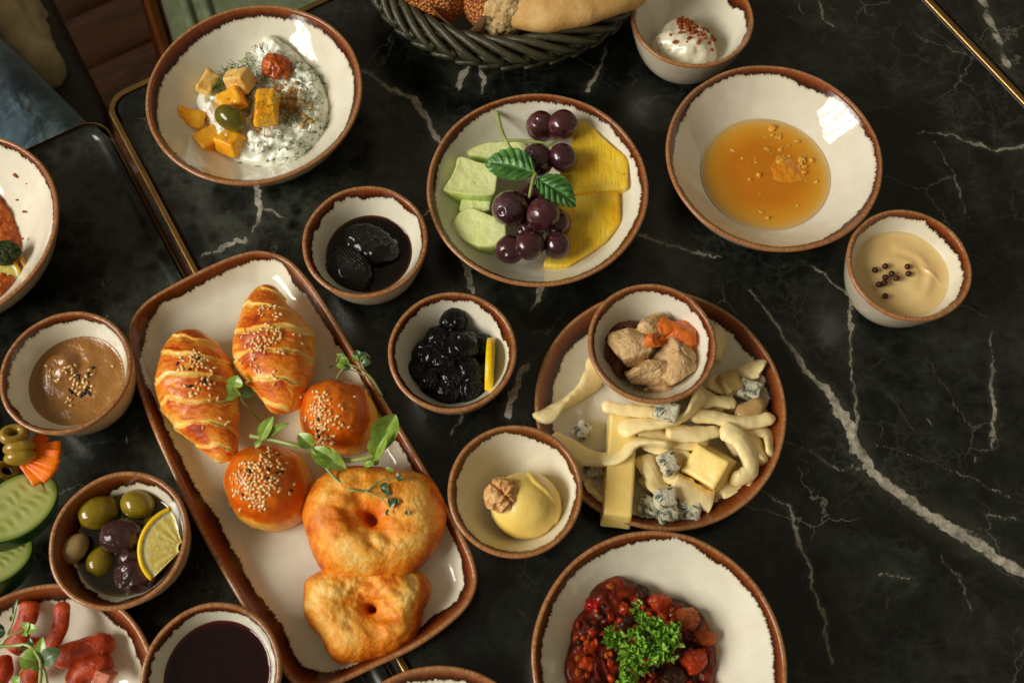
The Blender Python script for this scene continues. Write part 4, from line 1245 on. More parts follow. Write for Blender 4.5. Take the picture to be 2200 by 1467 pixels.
    grapes('loose upper bunch of dark grapes with a bare green stalk', [(1163, 272, 33, .034), (1208, 269, 33, .040), (1210, 340, 31, .040), (1155, 344, 36, .036)],
           [([(1068, 241, .034), (1076, 275, .036), (1087, 302, .038), (1100, 325, .036)], .0016), ([(1086, 303, .038), (1120, 302, .040), (1160, 306, .042), (1185, 312, .043)], .0012),
            ([(1183, 312, .043), (1195, 303, .042)], .0008), ([(1185, 311, .043), (1198, 322, .042)], .0008), ([(1180, 312, .043), (1168, 320, .042)], .0008)])
    grapes('lower bunch of dark red grapes under the mint leaves', [(1096, 447, 39, .042), (1167, 461, 36, .046), (1196, 480, 32, .034), (1140, 425, 30, .030), (1140, 490, 30, .026), (1096, 536, 33, .036), (1138, 527, 33, .041), (1197, 528, 31, .036), (1178, 405, 26, .030)],
           [([(1152, 375, .050), (1142, 400, .052), (1137, 425, .050)], .0013)])
    # mint
    t = empty('mint_sprig', pix(1150, 385, .02), 'sprig of two crinkled mint leaves on the grapes', 'herb sprig')
    stem(t, [(1150, 372, .054), (1144, 392, .055), (1138, 422, .052)], .0013)
    def mint(a, bb, w_, **kw):
        V, F, at = leaf_mesh(pix(*a), pix(*bb), w_ * mpp(*a), n=60, m=20, serr=.22, quilt=.0030, shape=.85, **kw)
        mk('leaf', V, F, MINT, t, True, at)
    mint((1150, 374, .053), (1041, 350, .046), 82, bow=.10, fold=.12)
    mint((1152, 386, .052), (1236, 446, .044), 66, bow=.14, fold=.10)
fruit()

# ------------------------------------------------------------------ yogurt dip bowl
def dip():
    b = dip_bowl
    m = NT('herb_yogurt', rough=0.22, sss=0.3, sss_r=0.004, coat=0.3, coat_r=0.12)
    g = m.step(m.noise(160, 3, 0.6), 0.62, 0.72)
    c = m.ramp(m.noise(60, 4, 0.6), [(0.3, (232, 234, 218)), (0.7, (246, 246, 236))])
    m.color(m.mix(m.math('MULTIPLY', g, 0.16), c, (150, 166, 104)))
    m.bump(m.noise(220, 3, 0.6), 0.0008)
    O = pixs([(428, 235), (440, 205), (470, 178), (530, 150), (560, 125), (590, 106), (622, 120), (655, 145), (690, 182), (708, 235), (702, 285), (672, 330), (640, 358), (585, 366), (530, 356), (490, 335), (468, 318), (450, 275)], 0.016)
    V, F, rr = mound(O, lambda x, y: b.z(x, y) - 0.002, 0.0195, 2.4, 0.55, 200, 60)
    f1, f2 = worley(V * 105, 4)
    lump = np.clip(0.62 - f1, 0, 1) * 0.0085 + 0.0030 * ridged(V * 75 + 0.6 * np.stack([pnoise(V * 40, 1), pnoise(V * 40, 2), pnoise(V * 40, 3)], 1), 3, 6) + 0.0024 * fbm(V * 45, 3, 5)
    V = disp(V, F, lump * np.clip((1.02 - rr) * 6, 0.2, 1))
    y_ = y = tag(mk('yogurt_dip', V, F, m.m), 'lumpy white herb yogurt dip in the wide bowl by the table corner', 'dip')
    # dill, scattered and in two tufts: nobody could count it
    def fronds(spots, dense):
        parts = []
        N = vnorm(V, F); Q = proj(V); ok = (N[:, 2] > 0.2)
        Vi, Qi = V[ok], Q[ok]
        for x, yv, sp, cnt, lift in spots:
            for _ in range(cnt):
                a, bb = x + rnd.gauss(0, sp), yv + rnd.gauss(0, sp)
                i = np.argmin((Qi[:, 0] - a) ** 2 + (Qi[:, 1] - bb) ** 2)
                P = Vi[i] + np.array([0, 0, 0.0008 + lift * rnd.random()])
                an = rnd.uniform(0, 6.28)
                L = rnd.uniform(0.0025, 0.006) * (1.2 if not dense else 0.9)
                for k in range(1 if dense else rnd.choice((1, 2, 3))):
                    d = np.array([math.cos(an), math.sin(an), rnd.uniform(-.15, .5)]) * L
                    an += rnd.uniform(.4, .9) * rnd.choice((-1, 1))
                    mid_ = P + d * .5 + np.array([rnd.uniform(-1, 1), rnd.uniform(-1, 1), .6]) * 0.0004
                    parts.append(tube([P, mid_, P + d], [0.00030, 0.00026, 0.00010], seg=4, caps=False))
        return merge(parts)
    Vd, Fd = fronds([(500, 165, 14, 150, .004), (470, 190, 12, 110, .004), (520, 215, 14, 130, .004), (560, 175, 14, 70, .005), (625, 265, 16, 80, .002), (532, 145, 9, 60, .004)], True)
    o = mk('dill', Vd, Fd, DILL, y); o['kind'] = 'stuff'
    Vd, Fd = fronds([(670, 190, 26, 26, .001), (660, 240, 24, 26, .001), (680, 290, 20, 16, .001), (600, 300, 30, 22, .001), (560, 330, 30, 14, .001), (600, 190, 30, 24, .004), (640, 150, 22, 14, .001), (560, 110, 14, 6, .001), (640, 330, 20, 12, .001)], False)
    o = mk('dill', Vd, Fd, DILL, y); o['kind'] = 'stuff'
    wn = food('walnut_crumb', [(0.3, (178, 128, 66)), (0.55, (210, 166, 98)), (0.75, (230, 196, 134))], 300, bump=(500, .0006), rough=.55)
    parts = []
    N = vnorm(V, F); Q = proj(V); ok = N[:, 2] > 0.2; Vi, Qi = V[ok], Q[ok]
    for x, yv, sp, cnt, r_ in ((622, 222, 12, 34, .0022), (605, 240, 14, 20, .002), (645, 205, 14, 12, .0018), (655, 262, 12, 10, .0024), (530, 215, 12, 10, .002), (600, 190, 10, 8, .002), (620, 180, 14, 8, .0018), (540, 245, 8, 6, .002), (560, 285, 14, 4, .0016)):
        for _ in range(cnt):
            a, bb = x + rnd.gauss(0, sp), yv + rnd.gauss(0, sp)
            i = np.argmin((Qi[:, 0] - a) ** 2 + (Qi[:, 1] - bb) ** 2)
            parts.append(crumb(Vi[i] + np.array([0, 0, .0012]), r_ * rnd.uniform(.5, 1.1), rnd.randint(0, 99)))
    Vc, Fc = merge(parts); o = mk('walnut_crumbs', Vc, Fc, wn, y); o['kind'] = 'stuff'
    parts = []
    for x, y, zz, sp, cnt in ((572, 222, .0490, 16, 16), (575, 250, .0480, 12, 12), (513, 170, .0435, 10, 8), (497, 214, .0395, 10, 8), (500, 300, .0325, 12, 4)):
        for _ in range(cnt):
            P = pix(x + rnd.gauss(0, sp * .7), y + rnd.gauss(0, sp), zz); an = rnd.uniform(0, 6.28); L = rnd.uniform(.003, .006)
            d = np.array([math.cos(an), math.sin(an), rnd.uniform(-.1, .1)]) * L
            parts.append(tube([P, P + d * .5 + np.array([0, 0, .0005]), P + d], [.00028, .00025, .0001], seg=4, caps=False))
    Vd, Fd = merge(parts); o = mk('dill', Vd, Fd, DILL, y_); o['kind'] = 'stuff'
    # the cubes
    cube = food('golden_cheese_cube', [(0.3, (236, 148, 14)), (0.5, (246, 176, 34)), (0.72, (250, 204, 86))], 70, bump=(220, .0006), rough=.3, coat=.25, coat_r=.15, sss=.25, sss_r=.003)
    pale = food('pale_cheese_cube', [(0.3, (222, 168, 78)), (0.5, (234, 196, 118)), (0.72, (240, 214, 152))], 70, bump=(220, .0006), rough=.4, sss=.2, sss_r=.003)
    G = 'yellow cubes on the yogurt dip'
    def chunk(x, yv, z, sz, rot, mt, label, seed, taper=.12, skew=0.0):
        k = mpp(x, yv, z)
        V_, F_ = rbox(pix(x, yv, z), (sz[0] * k, sz[1] * k, sz[2] * k), .0013, rot, 9, .0014, 75, seed, taper, skew)
        V_ = disp(V_, F_, .0006 * ridged(V_ * 190, 2, seed))
        tag(mk('cheese_cube', V_, F_, mt, None), label, 'cube', G)
    chunk(447, 180, .030, (34, 52, 40), (12, 28, -22), pale, 'pale upright cube at the dip\'s upper edge by the bowl wall', 1)
    chunk(513, 174, .036, (54, 40, 40), (-15, -18, -12), pale, 'pale cube amid the dill with one bright side', 2)
    chunk(572, 226, .041, (50, 90, 36), (-6, 8, 6), cube, 'long yellow wedge standing across the middle of the dip', 3, .28)
    chunk(497, 216, .034, (54, 44, 30), (10, -16, 20), cube, 'yellow cube directly behind the green olive', 4)
    chunk(410, 260, .021, (62, 44, 40), (8, 16, -6), cube, 'orange yellow cube lying alone on the bowl wall', 5)
    chunk(449, 304, .020, (58, 52, 34), (-6, 10, 40), cube, 'square yellow cube lying below the olive', 6)
    chunk(496, 306, .025, (54, 46, 34), (-12, -8, -28), cube, 'yellow cube with browned edge touching the yogurt', 7)
    ol = food('green_olive_skin', [(0.3, (74, 70, 16)), (0.55, (104, 98, 26)), (0.75, (136, 124, 44))], 60, rough=.16, coat=.5, coat_r=.06, sss=.15)
    V_, F_, U = blob(pix(495, 254, .036), (38 * .00034, 27 * .00034, .0095), (0, 0, -32), 4, .02, 1.1, 2, 3)
    tag(mk('olive', V_, F_, ol), 'single green olive among the yellow cubes of the yogurt dip', 'olive')
    tm = food('dried_tomato', [(0.3, (136, 48, 4)), (0.5, (186, 82, 12)), (0.75, (220, 124, 36))], 120, bump=(160, .002), rough=.25, coat=.4, coat_r=.1, sss=.2)
    k = mpp(595, 142, .036)
    V_, F_, U = blob(pix(594, 143, .034), (30 * k, 25 * k, 15 * k), (10, 10, -12), 5, .22, 1.6, 4, 12)
    V_ = disp(V_, F_, .0012 * ridged(V_ * 130, 3, 2))
    tag(mk('dried_tomato', V_, F_, tm), 'crinkled red brown tomato piece on top of the yogurt dip', 'tomato')
dip()

# ------------------------------------------------------------------ liquids
def pool(b, dz, m, name, label, cat, ripple=0.0, seed=0, n=140, rings=40, extra=None):
    """a liquid or soft filling that fills the dish to dz above its floor, with a meniscus at the wall"""
    rad = b.level(dz)
    th = np.linspace(0, 2 * np.pi, n, endpoint=False)
    O = np.column_stack([b.c[0] + (rad + .0006) * np.cos(th), b.c[1] + (rad + .0006) * np.sin(th)])
    V, F, rr = mound(O, b.zb + b.zf + dz, 0.0, 2, 1, n, rings, depth=0.0015)
    top = np.arange(len(V)) < rings * n
    d = np.hypot(V[:, 0] - b.c[0], V[:, 1] - b.c[1])
    V[:, 2] += np.where(top, 0.0007 * np.exp(-(rad - d) / 0.0012), 0)
    if ripple: V[:, 2] += np.where(top, ripple * fbm(V * 60, 3, seed) * np.clip((rad - d) / .004, 0, 1), 0)
    if extra is not None: V = extra(V, d, rad, top)
    depth = np.clip(V[:, 2] - b.z(V[:, 0], V[:, 1]), 0, 1)
    V[-1, 2] = b.zb + b.zf + dz - .0015
    return tag(mk(name, V, F, m.m, None, True, {'depth': depth * 1000}), label, cat), V, F

hm = NT('amber_honey', rough=0.06, coat=0.5, coat_r=0.03, sss=0.35, sss_r=0.008)
dep = hm.math('MULTIPLY_ADD', hm.math('SUBTRACT', hm.noise(55, 4, 0.6, dist=1.0), 0.5), 4.0, hm.attr('depth'))
hm.color(hm.ramp(hm.math('DIVIDE', dep, 12.0), [(0.0, (216, 180, 128)), (0.12, (222, 172, 92)), (0.35, (228, 158, 44)), (0.7, (220, 142, 20)), (1.0, (208, 122, 8))]))
_, HV, HF = pool(honey_bowl, 0.0145, hm, 'honey', 'clear amber honey with bits of comb in the wide bowl', 'honey', .0002)
def comb():
    m = food('honeycomb_wax', [(0.3, (214, 140, 34)), (0.5, (224, 158, 56)), (0.75, (232, 184, 100))], 260, bump=(400, .0004), rough=.35, coat=.1, sss=.5, sss_r=.006)
    b = honey_bowl; zs = b.zb + b.zf + .0145
    parts = []
    for x, y, sp, cnt, r_ in ((1655, 305, 12, 10, .0026), (1645, 320, 10, 6, .002), (1690, 325, 14, 14, .0026), (1715, 338, 14, 14, .0024), (1735, 362, 10, 10, .0022), (1740, 385, 9, 6, .002), (1618, 372, 8, 10, .0022), (1622, 355, 6, 5, .0014), (1690, 408, 8, 7, .002), (1636, 423, 4, 4, .0022), (1712, 447, 3, 3, .0014), (1645, 455, 5, 4, .0018), (1652, 468, 5, 4, .0018), (1640, 465, 6, 3, .0012), (1580, 345, 14, 6, .0022), (1665, 345, 16, 8, .0018)):
        for _ in range(cnt):
            a, bb = x + rnd.gauss(0, sp), y + rnd.gauss(0, sp)
            parts.append(crumb(pix(a, bb, zs + rnd.uniform(-.0032, -.0010)), r_ * rnd.uniform(.5, 1.6), rnd.randint(0, 99), .5))
    V, F = merge(parts)
    o = mk('honeycomb_bits', V, F, m, bpy.data.objects['honey']); o['kind'] = 'stuff'
    # the glossy lump of comb honey above the surface
    lm = NT('comb_honey', rough=0.08, coat=0.6, coat_r=0.04, sss=0.3, sss_r=0.006)
    lm.color(lm.ramp(lm.noise(110, 4, 0.6), [(0.3, (212, 124, 10)), (0.6, (222, 146, 28)), (0.8, (234, 176, 66))])); lm.bump(lm.noise(170, 3, 0.6), .0018)
    O = pixs([(1655, 345), (1680, 330), (1710, 340), (1730, 365), (1735, 390), (1705, 402), (1670, 395), (1648, 370)], zs)
    V, F, rr = mound(O, zs - .0015, .0034, 2.0, .8, 90, 24)
    V = disp(V, F, .0008 * fbm(V * 160, 3, 4))
    mk('honeycomb', V, F, lm.m, bpy.data.objects['honey'])
comb()

jm = NT('dark_jam', rough=0.08, coat=0.15, coat_r=0.03, spec=0.4, sss=0.0)
jm.color(jm.ramp(jm.math('DIVIDE', jm.attr('depth'), 9.0), [(0.0, (110, 42, 44)), (0.12, (70, 14, 18)), (0.4, (36, 5, 9)), (1.0, (24, 3, 6))]))
jm.bump(jm.noise(50, 3, 0.6), .0008)
pool(jam_bowl, 0.024, jm, 'jam', 'glossy dark purple jam filling its small bowl', 'jam', .0003, 3)

sy = NT('dark_syrup', rough=0.06, spec=.3, coat=0.1, coat_r=0.03)
sy.color(sy.ramp(sy.math('DIVIDE', sy.attr('depth'), 9.0), [(0.0, (132, 84, 44)), (0.10, (62, 30, 12)), (0.3, (24, 11, 6)), (1.0, (12, 7, 5))]))
pool(fig_bowl, 0.018, sy, 'syrup', 'dark brown syrup around the black fruit', 'syrup')
def figs():
    m = NT('candied_black_fruit', rough=0.35, spec=0.15, coat=0.5, coat_r=0.07)
    c = m.ramp(m.noise(70, 4, 0.65), [(0.3, (14, 10, 9)), (0.6, (28, 19, 15)), (0.8, (66, 44, 32))])
    m.color(c)
    net = m.n('ShaderNodeTexWave', wave_type='BANDS', bands_direction='DIAGONAL'); m.lk(m.obj(), net.inputs[0]); net.inputs['Scale'].default_value = 260; net.inputs['Distortion'].default_value = 3
    net.inputs['Detail'].default_value = 2
    m.bump(net.outputs['Fac'], .0007); m.bump(m.noise(300, 3, 0.6), .0006)
    zs = fig_bowl.zf + .018
    for x, y, a, bb, rot, zz, label, seed in ((796, 525, 60, 38, -22, .003, 'black candied fruit with a brown sheen, further from the platter', 1), (752, 578, 56, 44, -38, .002, 'black candied fruit with a netted skin, nearer the platter', 2)):
        k = mpp(x, y, zs)
        V, F, U = blob(pix(x, y, zs + zz), (a * k, bb * k, .0085), (6, 0, rot), 5, .10, 1.3, 4, seed)
        V = disp(V, F, .0009 * ridged(V * 70, 3, seed) * (1 if seed == 1 else .3))
        tag(mk('candied_fruit', V, F, m.m), label, 'candied fruit', 'black fruit in syrup')
figs()

# ------------------------------------------------------------------ soft fillings
cm = NT('beige_sauce', rough=0.22, coat=0.25, coat_r=0.1, sss=0.3, sss_r=0.004)
cm.color(cm.ramp(cm.noise(40, 3, 0.6), [(0.3, (228, 190, 122)), (0.7, (240, 208, 148))]))
def sauce_relief(V, d, rad, top):
    c = pix(1935, 590, .03)[:2]; e = V[:, :2] - c; a = np.arctan2(e[:, 1], e[:, 0]); q = np.hypot(e[:, 0], e[:, 1])
    sw = .0016 * np.exp(-((q - .011) / .004) ** 2) * (0.5 + 0.5 * np.sin(a * 1 + 0.4)) + .002 * np.exp(-((q - .020) / .0035) ** 2) * np.clip(np.sin(a + 1.4), 0, 1)
    ln = pix(2000, 590, .03)[:2]; f = V[:, :2] - ln
    sw += .0012 * np.exp(-((f[:, 0] + f[:, 1]) / .0016) ** 2) * np.exp(-(np.hypot(f[:, 0], f[:, 1]) / .008) ** 2)
    V[:, 2] += np.where(top, (sw + .0006 * fbm(V * 60, 2, 4)) * np.clip((rad - d) / .006, 0, 1), 0)
    return V
_, PV, PF = pool(pepper_bowl, 0.0235, cm, 'sauce', 'smooth beige sauce under the scattered peppercorns', 'sauce', 0, 0, 160, 60, sauce_relief)
def peppercorns():
    m = food('peppercorn_skin', [(0.3, (34, 16, 12)), (0.55, (66, 30, 20)), (0.8, (98, 50, 34))], 400, bump=(700, .0006), rough=.4, coat=.2)
    proto = None
    for x, y, lab in ((1880, 580, 'dark peppercorn set apart at the cluster\'s side'), (1902, 572, 'reddish peppercorn at the far tip of the main cluster on the sauce'), (1950, 573, 'farther of the two peppercorns paired near the swirl in the sauce'), (1952, 588, 'nearer of the two peppercorns paired near the swirl in the sauce'), (1916, 588, ''), (1902, 596, ''), (1926, 598, 'peppercorn between the tight cluster and the pair on the sauce'), (1900, 608, ''), (1888, 611, ''), (1902, 636, 'lone peppercorn lying lowest on the beige sauce')):
        if proto is None:
            V, F, U = blob((0, 0, 0), (.0022, .0022, .0021), sub=3, amp=.12, freq=3, oct=2, seed=4); proto = mesh_data('peppercorn', V, F, m)
        P = pix(x, y, pepper_bowl.zf + .0265)
        o = bpy.data.objects.new('peppercorn', proto); link(o, P); o.rotation_euler = (rnd.uniform(0, 6), rnd.uniform(0, 6), 0)
        tag(o, lab or 'dark peppercorn in the tight cluster in the middle of the beige sauce', 'peppercorn', 'peppercorns on the beige sauce')
peppercorns()

tmat = NT('tahini_paste', rough=0.2, coat=0.35, coat_r=0.1, sss=0.2, sss_r=0.004)
tmat.color(tmat.ramp(tmat.noise(60, 4, 0.6), [(0.3, (138, 92, 42)), (0.7, (166, 116, 60))])); tmat.bump(tmat.noise(420, 3, 0.6), .0005)
def tahini_relief(V, d, rad, top):
    c = pix(128, 788, .03)[:2]; e = V[:, :2] - c; q = np.hypot(e[:, 0], e[:, 1]); a = np.arctan2(e[:, 1], e[:, 0])
    sw = .0032 * np.exp(-(q / .011) ** 4) + .0008 * np.sin((q * 420 - a * 1.0)) * np.exp(-(q / .03) ** 2)
    V[:, 2] += np.where(top, (sw + .0006 * fbm(V * 70, 3, 9)) * np.clip((rad - d) / .004, 0, 1), 0)
    return V
tobj, TV, TF = pool(tahini_bowl, 0.0205, tmat, 'tahini', 'swirled brown tahini paste with a pinch of sesame', 'paste', 0, 0, 160, 70, tahini_relief)
sow(tobj, TV, TF, [(150, 795, 18, 12, .1), (175, 820, 20, 18, .35), (160, 845, 20, 12, .3), (185, 835, 16, 10, .6), (120, 805, 16, 5, .1), (195, 800, 14, 4, .2), (150, 870, 16, 3, 0), (245, 785, 6, 1, 0), (100, 795, 14, 3, 0)], scale=.95)

def cream():
    b = cream_bowl
    m = NT('clotted_cream', rough=0.25, coat=0.3, coat_r=0.1, sss=0.4, sss_r=0.005)
    m.color(m.ramp(m.noise(60, 3, 0.6), [(0.3, (236, 226, 196)), (0.7, (244, 238, 218))]))
    O = cream_bowl.inside(pixs([(1412, 72), (1430, 52), (1458, 46), (1492, 56), (1522, 78), (1540, 108), (1544, 140), (1520, 158), (1460, 158), (1425, 140), (1404, 112), (1402, 86)], .026), .026)
    V, F, rr = mound(O, b.zf + .015, .019, 2.3, .55, 120, 40, depth=.004)
    V = disp(V, F, .0016 * fbm(V * 60, 3, 4) + .0012 * ridged(V * 50, 2, 8))
    c = pix(1490, 128, .03)[:2]; d = np.hypot(*(V[:, :2] - c).T); V[:, 2] += np.where(rr < .98, .004 * np.exp(-(d / .012) ** 4), 0)
    o = tag(mk('clotted_cream', V, F, m.m), 'white clotted cream scoop topped with brown crumbs', 'cream')
    cr = food('caramel_crumb', [(0.3, (120, 54, 18)), (0.55, (164, 82, 30)), (0.8, (196, 118, 54))], 300, bump=(500, .0005), rough=.4)
    N = vnorm(V, F); Q = proj(V); ok = N[:, 2] > .1; Vi, Qi = V[ok], Q[ok]; parts = []
    for x, y, sp, cnt, r_ in ((1465, 48, 6, 12, .0022), (1478, 60, 7, 16, .0022), (1490, 75, 8, 14, .002), (1480, 44, 6, 8, .0018), (1450, 94, 1, 1, .0022), (1462, 69, 4, 3, .0016), (1502, 95, 1, 1, .0024), (1530, 106, 2, 2, .002), (1441, 76, 2, 1, .0014), (1535, 85, 5, 8, .0018), (1515, 66, 6, 7, .0016), (1473, 92, 2, 1, .001), (1430, 92, 10, 6, .0008), (1518, 134, 1, 1, .001), (1510, 78, 8, 6, .0014)):
        for _ in range(cnt):
            a, bb = x + rnd.gauss(0, sp), y + rnd.gauss(0, sp)
            i = np.argmin((Qi[:, 0] - a) ** 2 + (Qi[:, 1] - bb) ** 2)
            parts.append(crumb(Vi[i] + np.array([0, 0, .0006]), r_ * rnd.uniform(.6, 1.1), rnd.randint(0, 99)))
    Vc, Fc = merge(parts); q = mk('caramel_crumbs', Vc, Fc, cr, o); q['kind'] = 'stuff'
cream()

def butter():
    b = butter_bowl
    m = NT('soft_butter', rough=0.32, sss=0.3, sss_r=0.003, coat=0.15, coat_r=0.2)
    m.color(m.ramp(m.noise(40, 3, 0.6), [(0.3, (246, 210, 104)), (0.7, (250, 222, 132))]))
    P = b.rest(1128, 1086, .020); k = mpp(1128, 1086, .03)
    def fn(U, V):
        # a curl: the outer sheet ends in a lip along the ball's far side
        s = U[:, 0] * .62 + U[:, 1] * .5
        bd = .40 + .14 * np.sin(U[:, 0] * 2.5 - U[:, 1] * 2) + .03 * pnoise(U * 4, 8)
        e_ = np.clip((s - bd) / .05, 0, 1)
        r_ = 1 + .07 * e_ * (1 - .55 * np.clip((s - bd) / .6, 0, 1)) + .02 * pnoise(U * 2.2, 3) + .004 * fbm(U * 9, 2, 4)
        return V * r_[:, None]
    V, F, U = blob(P, (76 * k, 71 * k, .0235), (0, 0, -18), 6, 0, 1, 1, 0, fn)
    tag(mk('butter_ball', V, F, m.m), 'smooth yellow ball of butter with a folded edge', 'butter')
    wm = food('walnut_kernel', [(0.3, (176, 114, 60)), (0.5, (216, 164, 104)), (0.75, (238, 204, 152))], 110, bump=(220, .0008), rough=.45, coat=.1)
    def wf(U, V):
        r_ = .78 + .26 * np.abs(ridged(U * np.array([1.9, 1.1, 1.4]), 1, 5)) ** .7 + .06 * fbm(U * 4, 2, 2)
        r_ -= .28 * np.exp(-((U[:, 0] * .3 + U[:, 1] * .95) / .09) ** 2) * np.clip(U[:, 2] + .6, 0, 1)
        return V * r_[:, None]
    Pw = pix(1078, 1062, P[2] + .019)
    V, F, U = blob(Pw, (36 * k, 40 * k, .0095), (-8, -18, -25), 6, 0, 1, 1, 0, wf)
    tag(mk('walnut', V, F, wm), 'wrinkled walnut half stuck on the butter ball', 'walnut')
butter()

# ------------------------------------------------------------------ black olives
def lemon_mats():
    peel = food('lemon_peel', [(.3, (240, 190, 8)), (.6, (248, 208, 20)), (.8, (250, 222, 70))], 200, bump=(700, .0005), rough=.35, coat=.2, sss=.2, sss_r=.002)
    m = NT('lemon_flesh', rough=.18, sss=.5, sss_r=.004, coat=.3, coat_r=.1)
    s = m.noise(1.0, 3, .6, vec=m.vscale((260, 260, 260)))
    e = m.attr('edge')
    c = m.ramp(s, [(.3, (226, 204, 96)), (.55, (238, 220, 128)), (.8, (246, 236, 174))])
    c = m.mix(m.step(e, .80, .86), c, (238, 230, 196))
    seg = m.attr('seg'); c = m.mix(m.step(seg, 0.0, .12, .6, 0.0), c, (240, 234, 200))
    m.color(c); m.bump(s, .0008)
    return peel, m.m
PEEL, LFLESH = lemon_mats()

def lemon_slice(c, rad, th, a0, a1, rot, label, r_in=0.0):
    """a wedge of a lemon slice: flesh, and the peel along its outer arc"""
    t = empty('lemon_slice', c, label, 'lemon', 'lemon pieces on the dishes')
    M = rotm(*rot)
    n, k = 26, 12
    a = np.radians(np.linspace(a0, a1, n)); rr = np.linspace(max(r_in, .02), .90, k)
    A, Q = np.meshgrid(a, rr)
    top = np.column_stack([(Q * np.cos(A) * rad).ravel(), (Q * np.sin(A) * rad).ravel(), np.full(A.size, th / 2)])
    bot = top.copy(); bot[:, 2] = -th / 2
    seg = np.abs(((np.degrees(A) / 36) % 1.0) - .5).ravel() * 2
    puff = (.0006 * np.sin(np.pi * seg) * np.sin(np.pi * np.clip(Q.ravel(), 0, 1))); top[:, 2] += puff
    V = np.vstack([top, bot]); f = grid_faces(k, n); m_ = k * n
    ring = np.concatenate([np.arange(n), np.arange(1, k) * n + n - 1, (k - 1) * n + np.arange(n - 2, -1, -1), np.arange(k - 2, 0, -1) * n])
    F = [f, f[:, ::-1] + m_, np.stack([ring, np.roll(ring, -1), np.roll(ring, -1) + m_, ring + m_], 1)]
    F = orient(V, F)
    mk('flesh', V @ M.T + np.asarray(c), F, LFLESH, t, True, {'edge': np.concatenate([Q.ravel()] * 2), 'seg': np.concatenate([seg] * 2)})
    rows = [(.905, th * .5), (.95, th * .56), (1.0, th * .48), (1.012, 0), (1.0, -th * .48), (.95, -th * .56), (.905, -th * .5)]
    V = np.vstack([np.column_stack([q * np.cos(a) * rad, q * np.sin(a) * rad, np.full(n, z)]) for q, z in rows])
    F = orient(V, [grid_faces(len(rows), n), np.array([[i * n for i in range(7)], [i * n + n - 1 for i in range(6, -1, -1)]])])
    mk('peel', V @ M.T + np.asarray(c), F, PEEL, t)
    return t

def black_olives():
    b = black_bowl
    m = NT('black_olive_skin', rough=.4, spec=.15, coat=.5, coat_r=.07)
    m.color(m.ramp(m.noise(80, 3, .6), [(.3, (8, 6, 9)), (.6, (16, 12, 15)), (.85, (34, 26, 30))]))
    m.bump(m.noise(1.3, 3, .55, dist=1.0), .10)
    spots = [(974, 692, 29, .027, 'topmost black olive, alone against the pale bowl wall'), (945, 735, 30, .026, 'black olive touching the topmost one from below'), (993, 748, 36, .030, 'big wrinkled black olive in the middle of the heap, catching the light'), (915, 765, 28, .024, ''),
             (950, 778, 30, .030, 'black olive between the big wrinkled one and the platter side'), (900, 800, 27, .022, 'black olive at the heap\'s edge nearest the platter'), (930, 815, 28, .026, ''), (1005, 797, 29, .030, 'black olive beside the lower half of the upright lemon slice'), (960, 838, 30, .026, 'black olive at the near bottom of the heap with several glints'), (1010, 835, 30, .025, 'black olive at the near edge just under the lemon slice'), (925, 848, 26, .018, 'low black olive at the bowl wall on the platter side'), (1032, 742, 24, .024, 'black olive tucked behind the upper end of the lemon slice'), (975, 808, 28, .030, ''), (985, 862, 24, .017, ''), (890, 770, 20, .017, '')]
    proto = []
    for s in range(4):
        V, F, U = blob((0, 0, 0), (1.04, .92, .84), sub=5, amp=.07, freq=1.5, oct=3, seed=s + 20)
        V = disp(V, F, .085 * ridged(V * 1.6 + .4 * np.stack([pnoise(V * 2, 1), pnoise(V * 2, 2), pnoise(V * 2, 3)], 1), 3, s) - .05); proto.append(mesh_data('black_olive', V, F, m.m))
    for i, (x, y, r_, z, lab) in enumerate(spots):
        o = bpy.data.objects.new('black_olive', proto[i % 4]); P = pix(x, y, z); link(o, P)
        k = 1.12 * r_ * mpp(x, y, z); o.scale = (k, k, k); o.rotation_euler = (rnd.uniform(-.7, .7), rnd.uniform(-.7, .7), rnd.uniform(0, 6))
        tag(o, lab or 'wrinkled black olive within the dark heap, hemmed in by other olives', 'olive', 'black olives heaped in a bowl')
    br = NT('olive_brine', rough=.06, coat=.4); br.color((16, 13, 12))
    pool(b, .012, br, 'brine', 'dark oil at the bottom of the black olive bowl', 'oil')
    c = pix(1052, 768, .044)
    lemon_slice(c - np.array([0, 0, .026]), .0235, .0052, 36, 144, (90, 0, 88), 'lemon slice standing on edge against the bowl wall among black olives')
black_olives()

